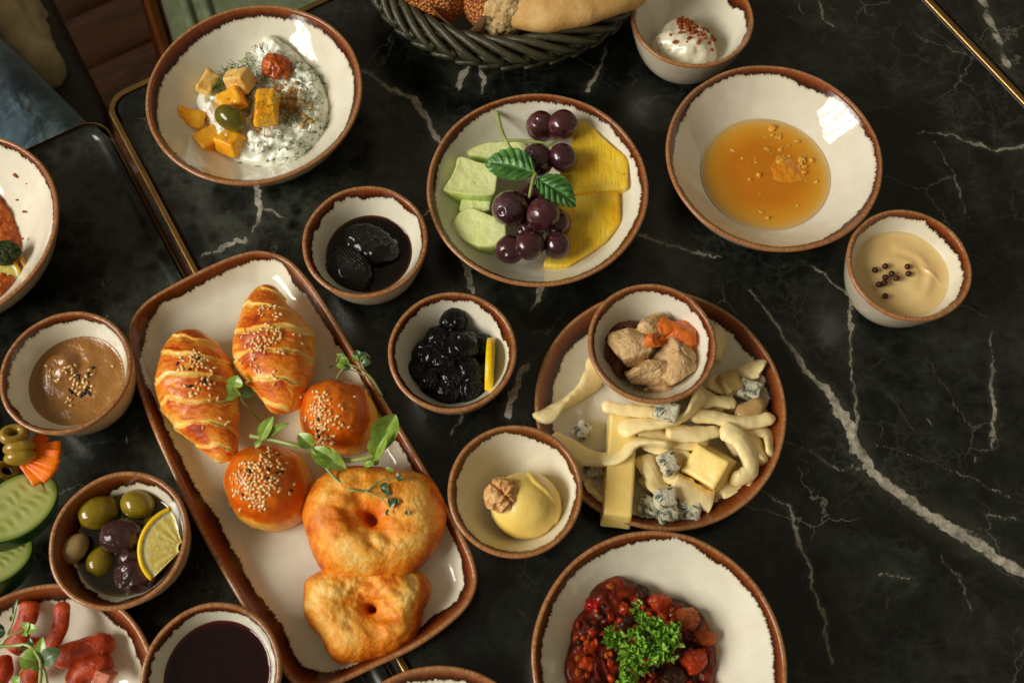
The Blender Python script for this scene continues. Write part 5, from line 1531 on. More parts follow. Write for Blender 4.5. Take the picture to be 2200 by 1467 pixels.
# ------------------------------------------------------------------ mixed olives
def mixed_olives():
    b = olive_bowl
    og = NT('brine_oil', rough=.05, coat=.4, coat_r=.03, sss=.0)
    og.color(og.ramp(og.math('DIVIDE', og.attr('depth'), 9.0), [(0.0, (150, 122, 70)), (.12, (96, 78, 32)), (.4, (52, 42, 15)), (1, (30, 24, 9))]))
    pool(b, .023, og, 'oil', 'yellowish oil pooled under the green and purple olives', 'oil')
    g = food('green_olive_skin', [(.3, (110, 92, 14)), (.55, (142, 120, 26)), (.78, (168, 148, 52))], 55, rough=.17, coat=.5, coat_r=.06, sss=.2, sss_r=.003, bump=(90, .0006))
    p = food('purple_olive_skin', [(.3, (44, 24, 26)), (.55, (70, 40, 40)), (.8, (112, 72, 66))], 60, rough=.22, coat=.5, coat_r=.08, sss=.1, bump=(140, .0012))
    gl = food('garlic_clove', [(.3, (146, 120, 74)), (.6, (172, 146, 96)), (.8, (194, 170, 120))], 60, rough=.3, coat=.3, sss=.4, sss_r=.004)
    def ol(x, y, z, a, bb, rot, mt, lab, seed, dim=True, wr=0.0):
        k = mpp(x, y, z)
        def fn(U, V):
            q = np.ones(len(U))
            if dim: q -= .14 * np.exp(-((U[:, 0] + .985) / .03) ** 2)
            return V * q[:, None]
        V, F, U = blob(pix(x, y, z), (a * k, bb * k, bb * k * .95), rot, 5, .025, 1.1, 2, seed, fn)
        if wr: V = disp(V, F, wr * ridged(V * 120, 3, seed))
        tag(mk('olive', V, F, mt), lab, 'olive', 'olives in the heavily glazed bowl')
    ol(212, 1100, .031, 44, 36, (0, 12, 28), g, 'long green olive with a pitted end, farthest to the bowl\'s unlit side', 1)
    ol(296, 1083, .030, 38, 31, (0, 0, -20), g, 'green olive touching the white patch of the bowl wall', 2)
    ol(220, 1205, .026, 38, 32, (0, 20, 70), g, 'green olive with two glints beside the garlic clove', 3)
    ol(330, 1128, .023, 30, 26, (0, 0, 40), g, 'green olive mostly hidden behind the lemon slice\'s upper end', 4)
    ol(345, 1222, .020, 32, 26, (0, 0, -20), g, 'green olive half sunk in oil under the lemon slice', 6)
    ol(262, 1152, .036, 46, 36, (0, 8, 0), p, 'purple olive on top in the middle of the bowl', 7, wr=.0006)
    ol(292, 1235, .031, 42, 36, (0, 0, -20), p, 'wrinkled purple olive nearest the bowl\'s lower rim', 8, wr=.0009)
    ol(284, 1195, .031, 26, 22, (0, 0, 10), p, 'small purple olive squeezed between the two larger purple ones', 9, wr=.0006)
    ol(260, 1180, .018, 40, 36, (0, 0, 10), p, 'purple olive at the bottom, underneath the others', 10)
    k = mpp(167, 1170, .028)
    def gf(U, V): return V * (1 - .28 * U[:, :1]) * np.array([1, 1, 1])
    V, F, U = blob(pix(166, 1170, .033), (36 * k, 25 * k, 21 * k), (0, 0, 62), 4, .03, 1, 2, 4, gf)
    tag(mk('garlic_clove', V, F, gl), 'peeled garlic clove leaning on the brown bowl wall', 'garlic')
    c = pix(366, 1180, .038)
    lemon_slice(pix(394, 1176, .036), .0265, .0070, 118, 236, (8, 20, -5), 'lemon slice laid slantwise over green and purple olives', .12)
mixed_olives()

# ------------------------------------------------------------------ cheese plate
def cheeses():
    b = cheese_plate
    def cheese(name, stops, **kw):
        return food(name, stops, 45, detail=3, bump=(160, .0005), rough=.36, coat=.15, coat_r=.2, sss=.35, sss_r=.004, **kw)
    chm = NT('string_cheese', rough=.36, spec=.35, sss=.3, sss_r=.004, coat=.12, coat_r=.2)
    fib = chm.noise(1.0, 4, .65, vec=chm.attr('sv', 'Vector'))
    chm.color(chm.ramp(fib, [(.25, (254, 226, 162)), (.55, (254, 231, 174)), (.8, (255, 239, 198))])); chm.bump(fib, .0003); chm.bump(chm.noise(160, 3, .6), .0004)
    ch = chm.m
    ka = cheese('pressed_cheese', [(.3, (252, 214, 118)), (.55, (253, 223, 140)), (.78, (254, 232, 166))])
    blu = NT('blue_cheese', rough=.5, sss=.3, sss_r=.003)
    v = blu.noise(170, 5, .7, dist=.8)
    bc = blu.ramp(blu.noise(90, 3, .6), [(.3, (212, 204, 172)), (.7, (232, 228, 204))])
    blu.color(blu.mix(blu.step(v, .47, .60), bc, (76, 92, 86))); blu.bump(v, .0016)
    tan = cheese('tan_cheese', [(.3, (176, 148, 92)), (.6, (196, 168, 112)), (.8, (212, 188, 136))])
    zf = b.zb + b.zf
    def strand(pts, w_px, h_ratio, label, tw=(0, 0), mt=ch, seed=0, ends=.10, wv=.12):
        P = catmull(pixs(pts), 70, closed=False); n = len(P)
        k = mpp(pts[0][0], pts[0][1], pts[0][2])
        e = np.maximum(round_ends(n, ends), .25)
        t = np.linspace(0, 1, n)
        wob = 1 + 1.9 * wv * pnoise(np.column_stack([t * 4, t * 0 + seed, t * 0]), seed) + .6 * wv * pnoise(np.column_stack([t * 13, t * 0 + seed, t * 0]), seed + 2)
        w_px = w_px * 1.12; h_ratio = h_ratio * .8
        V, F = tube(P, w_px * k / 2 * e * wob, w_px * k / 2 * h_ratio * e * (1.6 - .6 * wob), seg=28, twist=np.linspace(*np.radians(tw), n), amp=.0005, freq=60, seed=seed)
        # pulled fibres: shallow grooves along the length
        g = np.tile(np.arange(28), n); V[:n * 28] += vnorm(V, F)[:n * 28] * (.00010 * np.sin(g * 2.1 + seed) + .0004 * pnoise(V[:n * 28] * 160, seed))[:, None]
        low = V[:, 2].min()
        if low < zf: V[:, 2] += zf + .0003 - low
        L_ = np.linalg.norm(np.diff(P, axis=0), axis=1).sum(); a_ = np.tile(np.linspace(0, 2 * np.pi, 28, endpoint=False), n)
        sv = np.vstack([np.column_stack([np.repeat(t * L_ * 55, 28), np.cos(a_) * 3, np.sin(a_) * 3 + seed]), [[0, 0, seed], [L_ * 55, 0, seed]]])
        return tag(mk('string_cheese', V, F, mt, None, True, {'sv': sv}), label, 'cheese', 'cheeses on the brown rimmed plate')
    strand([(1284, 768, .012), (1272, 815, .012), (1230, 856, .012), (1190, 880, .016), (1160, 905, .024)], 44, .55, 'long twisted cheese strand whose end hangs over the plate rim by the butter', (0, 160), seed=1, ends=.08)
    strand([(1180, 945, .022), (1225, 962, .018), (1270, 985, .020), (1325, 982, .026), (1370, 950, .027), (1444, 958, .029)], 42, .55, 'wavy cheese strand reaching from the plate rim across the thick baton', (0, 90), seed=2, ends=.06)
    strand([(1292, 870, .028), (1340, 880, .029), (1390, 884, .029), (1432, 884, .027)], 26, .8, 'thin cheese strand laid over the top end of the thick baton', (0, 30), seed=3)
    strand([(1328, 926, .027), (1372, 912, .030), (1430, 910, .030), (1470, 895, .031), (1495, 865, .031), (1512, 845, .028)], 40, .5, 'bent cheese strand leading towards the halva bowl', (0, 140), seed=4)
    strand([(1480, 893, .026), (1530, 896, .025), (1580, 908, .023), (1625, 905, .021), (1664, 896, .020)], 29, .85, 'straight round cheese strand pointing at the plate rim', (0, 20), seed=5, wv=.06)
    strand([(1430, 928, .027), (1490, 932, .026), (1545, 926, .024)], 36, .6, 'short cheese strand crossing above the cheese wedge', (0, 40), seed=6)
    strand([(1548, 922, .026), (1585, 940, .027), (1608, 980, .025), (1612, 1010, .023), (1590, 1026, .021), (1572, 1020, .021)], 40, .75, 'hooked cheese strand curling round the wedge', (0, 60), seed=7)
    strand([(1384, 975, .018), (1398, 1012, .018), (1415, 1045, .016), (1438, 1062, .014)], 46, .6, 'cheese strand curving down beside the thick baton', (0, 50), seed=8)
    strand([(1444, 1040, .019), (1480, 1058, .018), (1530, 1080, .015)], 46, .7, 'blunt cheese stick lying behind the blue cheese cubes', (0, 10), seed=9, ends=.03)
    strand([(1600, 925, .014), (1622, 960, .014), (1640, 1000, .016)], 56, .55, 'fat folded cheese piece at the plate rim', (0, 80), seed=10)
    strand([(1552, 690, .012), (1546, 730, .012), (1536, 775, .011)], 32, .7, 'cheese strand standing behind the halva bowl', (0, 60), seed=11)
    strand([(1590, 812, .014), (1618, 793, .017), (1648, 775, .022)], 42, .45, 'petal shaped cheese slice leaning on the plate rim', (0, 70), seed=12, ends=.3)
    strand([(1525, 815, .011), (1555, 838, .012), (1575, 850, .011)], 34, .7, 'short cheese piece close to the halva bowl', (0, 60), seed=13)
    strand([(1558, 900, .009), (1570, 940, .010), (1590, 985, .010)], 42, .7, 'cheese strand underneath the hooked one', (0, 60), seed=14)
    strand([(1440, 985, .010), (1470, 955, .012), (1500, 935, .012)], 44, .7, 'cheese strand below the middle of the pile', (0, 40), seed=15)
    strand([(1500, 1040, .009), (1545, 1050, .010), (1600, 1045, .010)], 34, .8, 'cheese strand under the wedge, nearest the rim', (0, 20), seed=16)
    strand([(1380, 1050, .008), (1410, 1020, .009), (1450, 1010, .010)], 36, .8, 'cheese strand on the plate between baton and wedge', (0, 20), seed=17)
    nutm = food('peanut_tan', [(.3, (172, 138, 86)), (.6, (196, 162, 108)), (.8, (214, 186, 136))], 60, rough=.3, coat=.3, sss=.3)
    strand([(1580, 895, .020), (1605, 882, .021), (1625, 872, .021), (1638, 858, .019)], 32, .9, 'glossy tan curved cheese piece by the blue cheese', (0, 0), nutm, 18, .3)
    more = [([(1490, 868, .022), (1530, 862, .021), (1580, 866, .018)], 30, .7, 'cheese strand half hidden behind the straight round one'),
            ([(1350, 905, .022), (1400, 930, .023), (1460, 950, .021), (1520, 945, .019)], 38, .6, 'flat cheese strand woven between the wavy and the short strand'),
            ([(1505, 925, .021), (1470, 965, .019), (1450, 1000, .016)], 40, .6, 'cheese strand sloping down from the middle of the pile to the wedge'),
            ([(1575, 930, .017), (1610, 920, .016), (1650, 935, .016), (1655, 985, .017)], 40, .6, 'folded cheese strand between the hooked one and the rim'),
            ([(1400, 1000, .012), (1440, 1025, .013), (1490, 1040, .012)], 40, .7, 'cheese strand under the small white cube'),
            ([(1545, 1060, .010), (1590, 1058, .010), (1622, 1030, .012)], 34, .7, 'cheese strand along the near rim beside the hooked one'),
            ([(1480, 830, .012), (1515, 850, .013), (1548, 870, .013)], 36, .7, 'cheese strand in shade directly against the halva bowl'),
            ([(1380, 945, .024), (1420, 965, .022), (1465, 975, .019), (1490, 1000, .017)], 36, .55, 'cheese strand dropping from the baton towards the wedge'),
            ([(1250, 1040, .010), (1275, 1060, .010), (1290, 1090, .011)], 34, .7, 'short cheese end between butter bowl and baton')]
    for i, (pts, w_, hr, lab) in enumerate(more): strand(pts, w_, hr, lab, (0, 30 + 14 * i), seed=30 + i)
    # the thick baton and the wedge
    P0, P1 = pix(1340, 885, .020), pix(1326, 1118, .026); d = P1 - P0; L = np.linalg.norm(d)
    ang = math.degrees(math.atan2(d[1], d[0])); pit = -math.degrees(math.asin(d[2] / L)); k = mpp(1330, 1000, .02)
    V, F = rbox((P0 + P1) / 2 - np.array([0, 0, .004]), (L + .004, 66 * k, .018), .0016, (0, pit, ang), 10, .0004, 60, 3, .10)
    V[:, 2] = np.maximum(V[:, 2], zf + .0003)
    tag(mk('cheese_baton', V, F, ka), 'thick yellow cheese baton sticking out over the plate rim', 'cheese', 'cheeses on the brown rimmed plate')
    V, F = rbox(pix(1520, 1002, .019), (.031, .026, .022), .0015, (22, -16, -38), 9, .0005, 70, 5, .22, .15)
    V[:, 2] = np.maximum(V[:, 2], zf + .0003)
    V = disp(V, F, .0004 * fbm(V * 60, 3, 2))
    tag(mk('cheese_wedge', V, F, ka), 'blocky cheese wedge with a ridge in the middle of the pile', 'cheese', 'cheeses on the brown rimmed plate')
    def cube(x, y, z, s, rot, lab, mt=blu, seed=0):
        k = mpp(x, y, z); V, F = rbox(pix(x, y, z), (s[0] * k, s[1] * k, s[2] * k), .0014, rot, 7, .0013, 110, seed, .08)
        V = disp(V, F, .0006 * ridged(V * 240, 2, seed))
        low = V[:, 2].min()
        if low < zf: V[:, 2] += zf - low
        nm = 'blue_cheese_cube' if mt is blu.m else 'cheese_cube'
        tag(mk(nm, V, F, mt), lab, 'cheese', 'cheese cubes on the brown rimmed plate')
    B = blu.m
    cube(1251, 924, .012, (34, 36, 30), (10, 10, -35), 'lone blue cheese cube on the bare part of the plate', B, 1)
    cube(1566, 824, .017, (40, 48, 34), (0, 10, 25), 'plain tan cheese cube by the halva bowl', tan, 2)
    cube(1610, 838, .016, (50, 40, 34), (8, -8, -25), 'blue cheese cube with one dark streak next to the tan cube', B, 3)
    cube(1432, 884, .036, (50, 38, 26), (6, -6, -18), 'white blue cheese crumb on top of the thin strand', B, 4)
    cube(1436, 995, .027, (36, 46, 26), (0, 10, 20), 'small white cheese cube under the wavy strand\'s end', B, 5)
    cube(1430, 1070, .024, (42, 40, 30), (0, 8, 8), 'topmost cube of the blue cheese cluster by the near rim', B, 6)
    cube(1394, 1086, .014, (44, 42, 32), (6, 0, -20), 'greyest blue cheese cube beside the baton', B, 7)
    cube(1434, 1100, .018, (42, 46, 32), (-8, 4, 12), 'heavily veined blue cheese cube at the front of the cluster', B, 8)
    cube(1480, 1098, .014, (48, 46, 32), (4, -6, -8), 'blue cheese cube at the cluster\'s end away from the baton', B, 9)
    cube(1276, 1012, .010, (40, 30, 26), (0, 0, 15), 'blue cheese cube in shade between butter bowl and baton', B, 10)
    cube(1530, 880, .014, (40, 34, 30), (0, 0, 30), 'tan cheese cube buried behind the straight strand', tan, 11)
    cube(1562, 872, .012, (36, 30, 26), (0, 10, -10), 'small tan cheese cube next to the peanut shaped piece', tan, 12)
cheeses()

# ------------------------------------------------------------------ halva bowl
def halva():
    b = halva_bowl
    h = food('crumbly_halva', [(.3, (190, 150, 100)), (.5, (212, 176, 126)), (.75, (230, 202, 156))], 90, detail=5, bump=(300, .0024), rough=.75)
    def crag(c, rad, rot, seed, lab, sub=5, cut=.58):
        def fn(U, V):
            # broken faces: the ellipsoid is cut by a few planes
            rs = np.random.default_rng(seed); q = np.ones(len(U))
            for _ in range(7):
                n = rs.normal(size=3); n /= np.linalg.norm(n); dd = U @ n
                q = np.minimum(q, np.where(dd > cut, cut / np.maximum(dd, .01), 1))
            return V * q[:, None]
        V, F, U = blob(c, rad, rot, sub, 0, 1, 1, 0, fn)
        f1, f2 = worley(V * 420, seed)
        V = disp(V, F, .0010 * fbm(V * 110, 3, seed) - .0012 * np.clip(f1, 0, 1) * np.clip(.6 + pnoise(V * 60, seed) * 1.5, 0, 1) - .0012 * np.exp(-(np.abs(pnoise(V * 40, seed + 3)) / .025) ** 2))
        tag(mk('halva_piece', V, F, h), lab, 'halva', 'halva pieces in the bowl on the cheese plate')
    z = b.zb
    k = mpp(1400, 760, .03)
    crag(pix(1360, 752, z + .026), (70 * k, 48 * k, .014), (0, 0, -14), 3, 'broad smooth topped halva piece left of the crack in the pile')
    crag(pix(1396, 802, z + .023), (68 * k, 48 * k, .015), (14, 8, 14), 5, 'rough crumbly halva piece facing the near rim')
    crag(pix(1446, 784, z + .025), (52 * k, 66 * k, .016), (4, 14, 24), 7, 'tall halva piece with a pale ridge, next to the orange fruit')
    crag(pix(1402, 698, z + .029), (50 * k, 34 * k, .012), (0, 0, 16), 11, 'crumbly halva piece farthest up the bowl wall')
    crag(pix(1424, 830, z + .016), (56 * k, 38 * k, .012), (0, 0, 10), 15, 'lowest halva piece touching the bowl under the others')
    o = food('candied_orange_fruit', [(.3, (196, 88, 18)), (.55, (222, 120, 36)), (.78, (236, 156, 72))], 90, bump=(220, .0014), rough=.4, coat=.15, coat_r=.2, sss=.4, sss_r=.003)
    def fr(x, y, zz, r, rot, seed, mt, lab, nm='candied_fruit'):
        def fn(U, V):
            rs = np.random.default_rng(seed); q = np.ones(len(U))
            for _ in range(10):
                n = rs.normal(size=3); n /= np.linalg.norm(n); dd = U @ n; q = np.minimum(q, np.where(dd > .6, .6 / np.maximum(dd, .01), 1))
            return V * q[:, None]
        V, F, U = blob(pix(x, y, zz), (r[0] * k, r[1] * k, r[2] * k), rot, 4, .0, 1, 1, 0, fn); V = disp(V, F, .0005 * fbm(V * 200, 3, seed))
        tag(mk(nm, V, F, mt), lab, 'candied fruit', 'fruit pieces around the halva')
    fr(1464, 722, z + .030, (60, 56, 28), (0, 0, 20), 21, o, 'large orange candied fruit chunk leaning on the bowl wall')
    fr(1436, 704, z + .033, (34, 30, 20), (0, 20, 40), 23, o, 'flat orange fruit flake over the far halva piece')
    fr(1490, 735, z + .027, (26, 32, 18), (0, 20, 10), 24, o, 'orange fruit piece at the end of the large chunk')
    fr(1403, 733, z + .039, (20, 19, 13), (20, 10, 45), 25, o, 'small bright orange cube in the centre of the halva')
    j = food('brown_fruit_jelly', [(.3, (70, 26, 10)), (.55, (108, 46, 18)), (.8, (150, 76, 34))], 110, bump=(180, .0014), rough=.2, coat=.4, sss=.3, sss_r=.003)
    fr(1335, 718, z + .022, (46, 40, 28), (0, 0, -10), 31, j, 'dark brown jelly chunk in the shaded side of the bowl')
    fr(1312, 756, z + .021, (30, 34, 24), (0, 0, 20), 33, j, 'small brown jelly piece below the larger jelly chunk')
    fr(1330, 790, z + .017, (38, 34, 20), (0, 0, 50), 35, j, 'brown jelly piece tucked under the smooth halva')
    parts = []
    for i in range(70):
        x, y = rnd.gauss(1400, 42), rnd.gauss(775, 42); P = pix(x, y, z + .022)
        parts.append(crumb((P[0], P[1], z + .012 + rnd.uniform(0, .012)), rnd.uniform(.0008, .0022), i))
    V, F = merge(parts); q = mk('halva_crumbs', V, F, h, bpy.data.objects['halva_piece']); q['kind'] = 'stuff'
halva()

# ------------------------------------------------------------------ stew
def stew():
    b = stew_bowl
    m = NT('red_stew', rough=.35, spec=.15, coat=.38, coat_r=.04)
    n1 = m.noise(42, 4, .6, dist=.8)
    c = m.ramp(n1, [(.3, (34, 8, 3)), (.46, (80, 18, 4)), (.6, (134, 36, 6)), (.78, (186, 84, 18))])
    m.color(c); m.bump(m.noise(240, 4, .62), .0018)
    O = pixs([(1222, 1400), (1232, 1340), (1262, 1300), (1280, 1262), (1318, 1244), (1352, 1250), (1372, 1268), (1400, 1288), (1440, 1284), (1480, 1298), (1512, 1325), (1530, 1370), (1540, 1430), (1530, 1500), (1500, 1560), (1440, 1600), (1360, 1604), (1280, 1570), (1235, 1510), (1214, 1450)], .020)
    V, F, rr = mound(O, lambda x, y: b.z(x, y) - .0015, .015, 3, .5, 200, 64)
    f1, f2 = worley(V * 62, 11)
    g1, _ = worley(V * 125, 3)
    lump = .0055 * np.clip(.75 - f1, 0, 1) + .0038 * np.clip(.7 - g1, 0, 1) + .0022 * fbm(V * 70, 3, 3) + .0016 * ridged(V * 130, 2, 8)
    V = disp(V, F, lump * np.clip((1.03 - rr) * 7, .15, 1))
    V_stew = V
    s = tag(mk('stew', V, F, m.m), 'chunky glossy red brown stew in the wide bowl', 'stew')
    red = food('red_pepper_chunk', [(.3, (128, 4, 8)), (.6, (160, 10, 14)), (.8, (186, 30, 26))], 60, rough=.25, spec=.2, coat=.45, coat_r=.04, bump=(200, .0008))
    ora = food('orange_vegetable_chunk', [(.3, (150, 58, 10)), (.55, (176, 84, 18)), (.8, (198, 116, 40))], 100, rough=.3, spec=.2, coat=.32, coat_r=.06, bump=(220, .0016))
    tom = food('tomato_chunk', [(.3, (136, 30, 3)), (.55, (176, 56, 6)), (.8, (210, 104, 24))], 90, rough=.3, spec=.2, coat=.38, coat_r=.04, bump=(240, .0018))
    mea = food('dark_meat_chunk', [(.3, (38, 16, 6)), (.55, (70, 32, 12)), (.8, (112, 62, 28))], 140, rough=.4, spec=.2, coat=.2, bump=(260, .0026))
    def ck(x, y, z, sz, rot, mt, lab, nm, seed, r=.003):
        k = mpp(x, y, z)
        def fn(U, V):
            rs = np.random.default_rng(seed + 40); q = np.ones(len(U))
            for _ in range(7):
                nn = rs.normal(size=3); nn /= np.linalg.norm(nn); dd = U @ nn; q = np.minimum(q, np.where(dd > .72, .72 / np.maximum(dd, .01), 1))
            return np.sign(V) * np.abs(V) * q[:, None]
        z -= .0022; V, F, _ = blob(pix(x, y, z), (sz[0] * k * .54, sz[1] * k * .54, sz[2] * k * .58), rot, 5, .0, 1, 1, 0, fn)
        V = disp(V, F, .0016 * fbm(V * 90, 3, seed) + .0006 * ridged(V * 220, 2, seed))
        tag(mk(nm, V, F, mt), lab, nm.split('_')[0] if nm != 'vegetable_chunk' else 'vegetable', 'chunks in the red stew')
    ck(1282, 1300, .029, (56, 34, 34), (10, 0, 14), red, 'bright red pepper chunk at the stew\'s edge', 'pepper_chunk', 1)
    ck(1310, 1272, .027, (62, 44, 34), (0, 14, 30), tom, 'orange red tomato chunk at the far edge of the stew', 'tomato_chunk', 2, .004)
    ck(1346, 1276, .028, (24, 16, 16), (0, 10, 20), ora, 'tiny orange bit between tomato and dark meat', 'vegetable_chunk', 3)
    ck(1374, 1272, .026, (44, 36, 28), (0, 0, -20), mea, 'dark ragged meat chunk at the far edge of the stew', 'meat_chunk', 4, .004)
    ck(1418, 1296, .027, (52, 34, 26), (0, 0, -10), tom, 'flat tomato piece behind the parsley\'s top', 'tomato_chunk', 5, .004)
    ck(1476, 1328, .029, (46, 54, 32), (6, 8, -8), ora, 'large ochre vegetable chunk beside the parsley', 'vegetable_chunk', 6)
    ck(1255, 1385, .029, (46, 50, 34), (0, 10, 20), tom, 'bright tomato chunk beside the parsley\'s small side leaf', 'tomato_chunk', 7, .005)
    ck(1262, 1430, .029, (50, 46, 32), (0, 0, -14), tom, 'tomato chunk low at the bowl\'s shaded side', 'tomato_chunk', 8, .005)
    ck(1514, 1368, .026, (44, 44, 30), (0, 0, 30), ora, 'rounded orange chunk at the stew\'s sunny edge', 'vegetable_chunk', 9, .005)
    ck(1490, 1420, .030, (56, 48, 34), (0, -10, 20), tom, 'broad red chunk near the bottom of the photo', 'tomato_chunk', 10, .005)
    ck(1440, 1455, .028, (60, 50, 30), (0, 0, 10), mea, 'dark meat chunk cut by the photo\'s bottom edge', 'meat_chunk', 11, .005)
    ck(1345, 1330, .027, (54, 48, 28), (0, 0, 10), mea, 'dark meat chunk in the hollow above the parsley side leaf', 'meat_chunk', 12, .005)
    ck(1338, 1306, .029, (36, 24, 22), (10, 0, -14), tom, 'small glistening tomato bit between pepper and parsley', 'tomato_chunk', 13, .004)
    ck(1240, 1468, .026, (50, 44, 30), (0, 0, 14), tom, 'tomato chunk cut by the photo edge next to the parsley stalk', 'tomato_chunk', 14, .005)
    V = V_stew
    for nm, mt, cnt, sd0 in (('vegetable_bits', ora, 34, 1), ('tomato_bits', tom, 60, 2), ('meat_bits', mea, 46, 3)):
        rs = random.Random(sd0); parts = []
        for _ in range(cnt):
            i = rs.randrange(200 * 52); P = V[i]
            parts.append(blob(P + np.array([0, 0, .0003]), (rs.uniform(.0018, .0038), rs.uniform(.0015, .003), rs.uniform(.0012, .0022)), (rs.uniform(0, 90), rs.uniform(0, 90), rs.uniform(0, 360)), 2, .35, 1.4, 2, rs.randint(0, 99))[:2])
        Vb, Fb = merge(parts); q = mk(nm, Vb, Fb, mt, s); q['kind'] = 'stuff'
    # curly parsley: ruffled fans in clumps
    t = empty('parsley', pix(1370, 1385, .025), 'bright green curly parsley sprig on the red stew', 'herb sprig')
    stem(t, [(1345, 1470, .034), (1360, 1420, .038), (1385, 1375, .040), (1380, 1330, .040)], .0012, .0008)
    stem(t, [(1365, 1412, .037), (1335, 1395, .037), (1312, 1375, .036)], .0009, .0006)
    def fan(c, rad, axis, open_, seed):
        """one ruffled leaflet: a fan whose rim waves up and down and ends in teeth"""
        na, nr = 46, 8
        A = np.linspace(-open_, open_, na); rs = np.random.default_rng(seed); ph = rs.uniform(0, 6, 3)
        Q = np.linspace(.05, 1, nr)[:, None]
        teeth = 1 + .16 * np.abs(((A * 5.2 + ph[0]) % 2) - 1) + .08 * np.sin(A * 17 + ph[1])
        z = rad * (.34 * np.sin(A * 8 + ph[1]) + .22 * np.sin(A * 14.3 + ph[2])) * Q ** 1.6 + rad * .45 * Q
        rr_ = rad * Q * (1 + (teeth - 1) * Q ** 3)
        X = np.stack([rr_ * np.cos(A), rr_ * np.sin(A), z + 0 * rr_], -1).reshape(-1, 3)
        q = Vector((axis[0], axis[1], axis[2] if len(axis) > 2 else 0.3)).normalized().to_track_quat('X', 'Z').to_matrix()
        V = X @ np.array(q).T + np.asarray(c); f = grid_faces(nr, na); nn = vnorm(V, [f])
        return np.vstack([V, V - nn * .00018]), [f, f[:, ::-1] + len(V)]
    def tuft(spots):
        parts = []
        for x, y, z, rad, cnt, sp in spots:
            for _ in range(cnt):
                a = rnd.uniform(0, 6.28); c = pix(x + rnd.gauss(0, sp), y + rnd.gauss(0, sp), z + rnd.uniform(-.003, .003))
                parts.append(fan(c, rad * rnd.uniform(.6, 1.02), (math.cos(a), math.sin(a), rnd.uniform(.0, 1.2)), rnd.uniform(1.0, 1.7), rnd.randint(0, 9999)))
        return merge(parts)
    for spots in ([(1376, 1318, .040, 0.0048, 5, 6), (1384, 1335, .042, 0.0053, 7, 8)],
                  [(1405, 1352, .043, 0.0057, 12, 12), (1432, 1366, .042, 0.0057, 11, 11), (1442, 1385, .040, 0.0052, 6, 7)],
                  [(1372, 1372, .043, 0.0055, 9, 10), (1402, 1395, .043, 0.0060, 13, 13), (1425, 1405, .040, 0.0053, 6, 8)],
                  [(1308, 1365, .039, 0.0048, 5, 5), (1322, 1380, .039, 0.0053, 6, 7), (1335, 1392, .040, 0.0046, 4, 6)],
                  [(1352, 1408, .042, 0.0057, 9, 10), (1345, 1428, .041, 0.0053, 7, 8)],
                  [(1352, 1462, .042, 0.0057, 9, 10), (1335, 1470, .040, 0.0053, 6, 8), (1372, 1440, .040, 0.0053, 5, 7)]):
        V, F = tuft(spots); mk('leaf', V, F, PARSLEY, t)
stew()

# ------------------------------------------------------------------ bulgur bowl at the photo's edge
def salad():
    b = salad_bowl
    m = food('orange_bulgur', [(.3, (156, 62, 8)), (.5, (198, 92, 16)), (.75, (224, 136, 44))], 260, detail=4, bump=(420, .0022), rough=.4, coat=.2)
    O = pixs([(-60, 380), (0, 428), (20, 470), (36, 520), (40, 580), (24, 650), (-60, 690), (-200, 660), (-260, 560), (-220, 440), (-140, 380)], .02)
    V, F, rr = mound(O, lambda x, y: b.z(x, y) - .001, .016, 3, .55, 140, 44)
    f1, _ = worley(V * 260, 5); V = disp(V, F, .0022 * np.clip(.8 - f1, 0, 1) + .002 * fbm(V * 60, 3, 3))
    s = tag(mk('bulgur', V, F, m), 'heap of orange bulgur at the photo\'s edge', 'bulgur salad')
    parts = [crumb(pix(x, y, float(b.z(*pix(x, y, .03)[:2])) + .001), r_, i) for i, (x, y, r_) in enumerate([(34, 379, .0018), (36, 430, .0011), (51, 455, .0013), (24, 480, .001), (48, 513, .0012), (8, 432, .002), (31, 376, .0014), (56, 395, .0006), (20, 540, .001)])]
    V, F = merge(parts); q = mk('bulgur_crumbs', V, F, m, s); q['kind'] = 'stuff'
    hb = food('chopped_green_herb', [(.3, (26, 40, 14)), (.7, (58, 74, 28))], 200, rough=.5, bump=(300, .0015))
    V, F, U = blob(pix(10, 545, .028), (.0095, .0075, .005), (0, 0, 20), 5, .3, 2, 4, 2); V = disp(V, F, .0012 * ridged(V * 220, 3, 2))
    mk('chopped_herbs', V, F, hb, s)
    pp = food('yellow_pepper_strip', [(.3, (176, 116, 20)), (.7, (208, 152, 44))], 90, rough=.3, coat=.3)
    P = catmull(pixs([(36, 548, .024), (46, 556, .024), (52, 568, .022), (50, 574, .021)]), 20, closed=False); V, F = tube(P, .0018, .001, seg=8); mk('pepper_strip', V, F, pp, s)
    lemon_slice(pix(-22, 604, .026), .021, .006, -75, 70, (0, 14, 12), 'lemon wedge beside the orange bulgur')
salad()

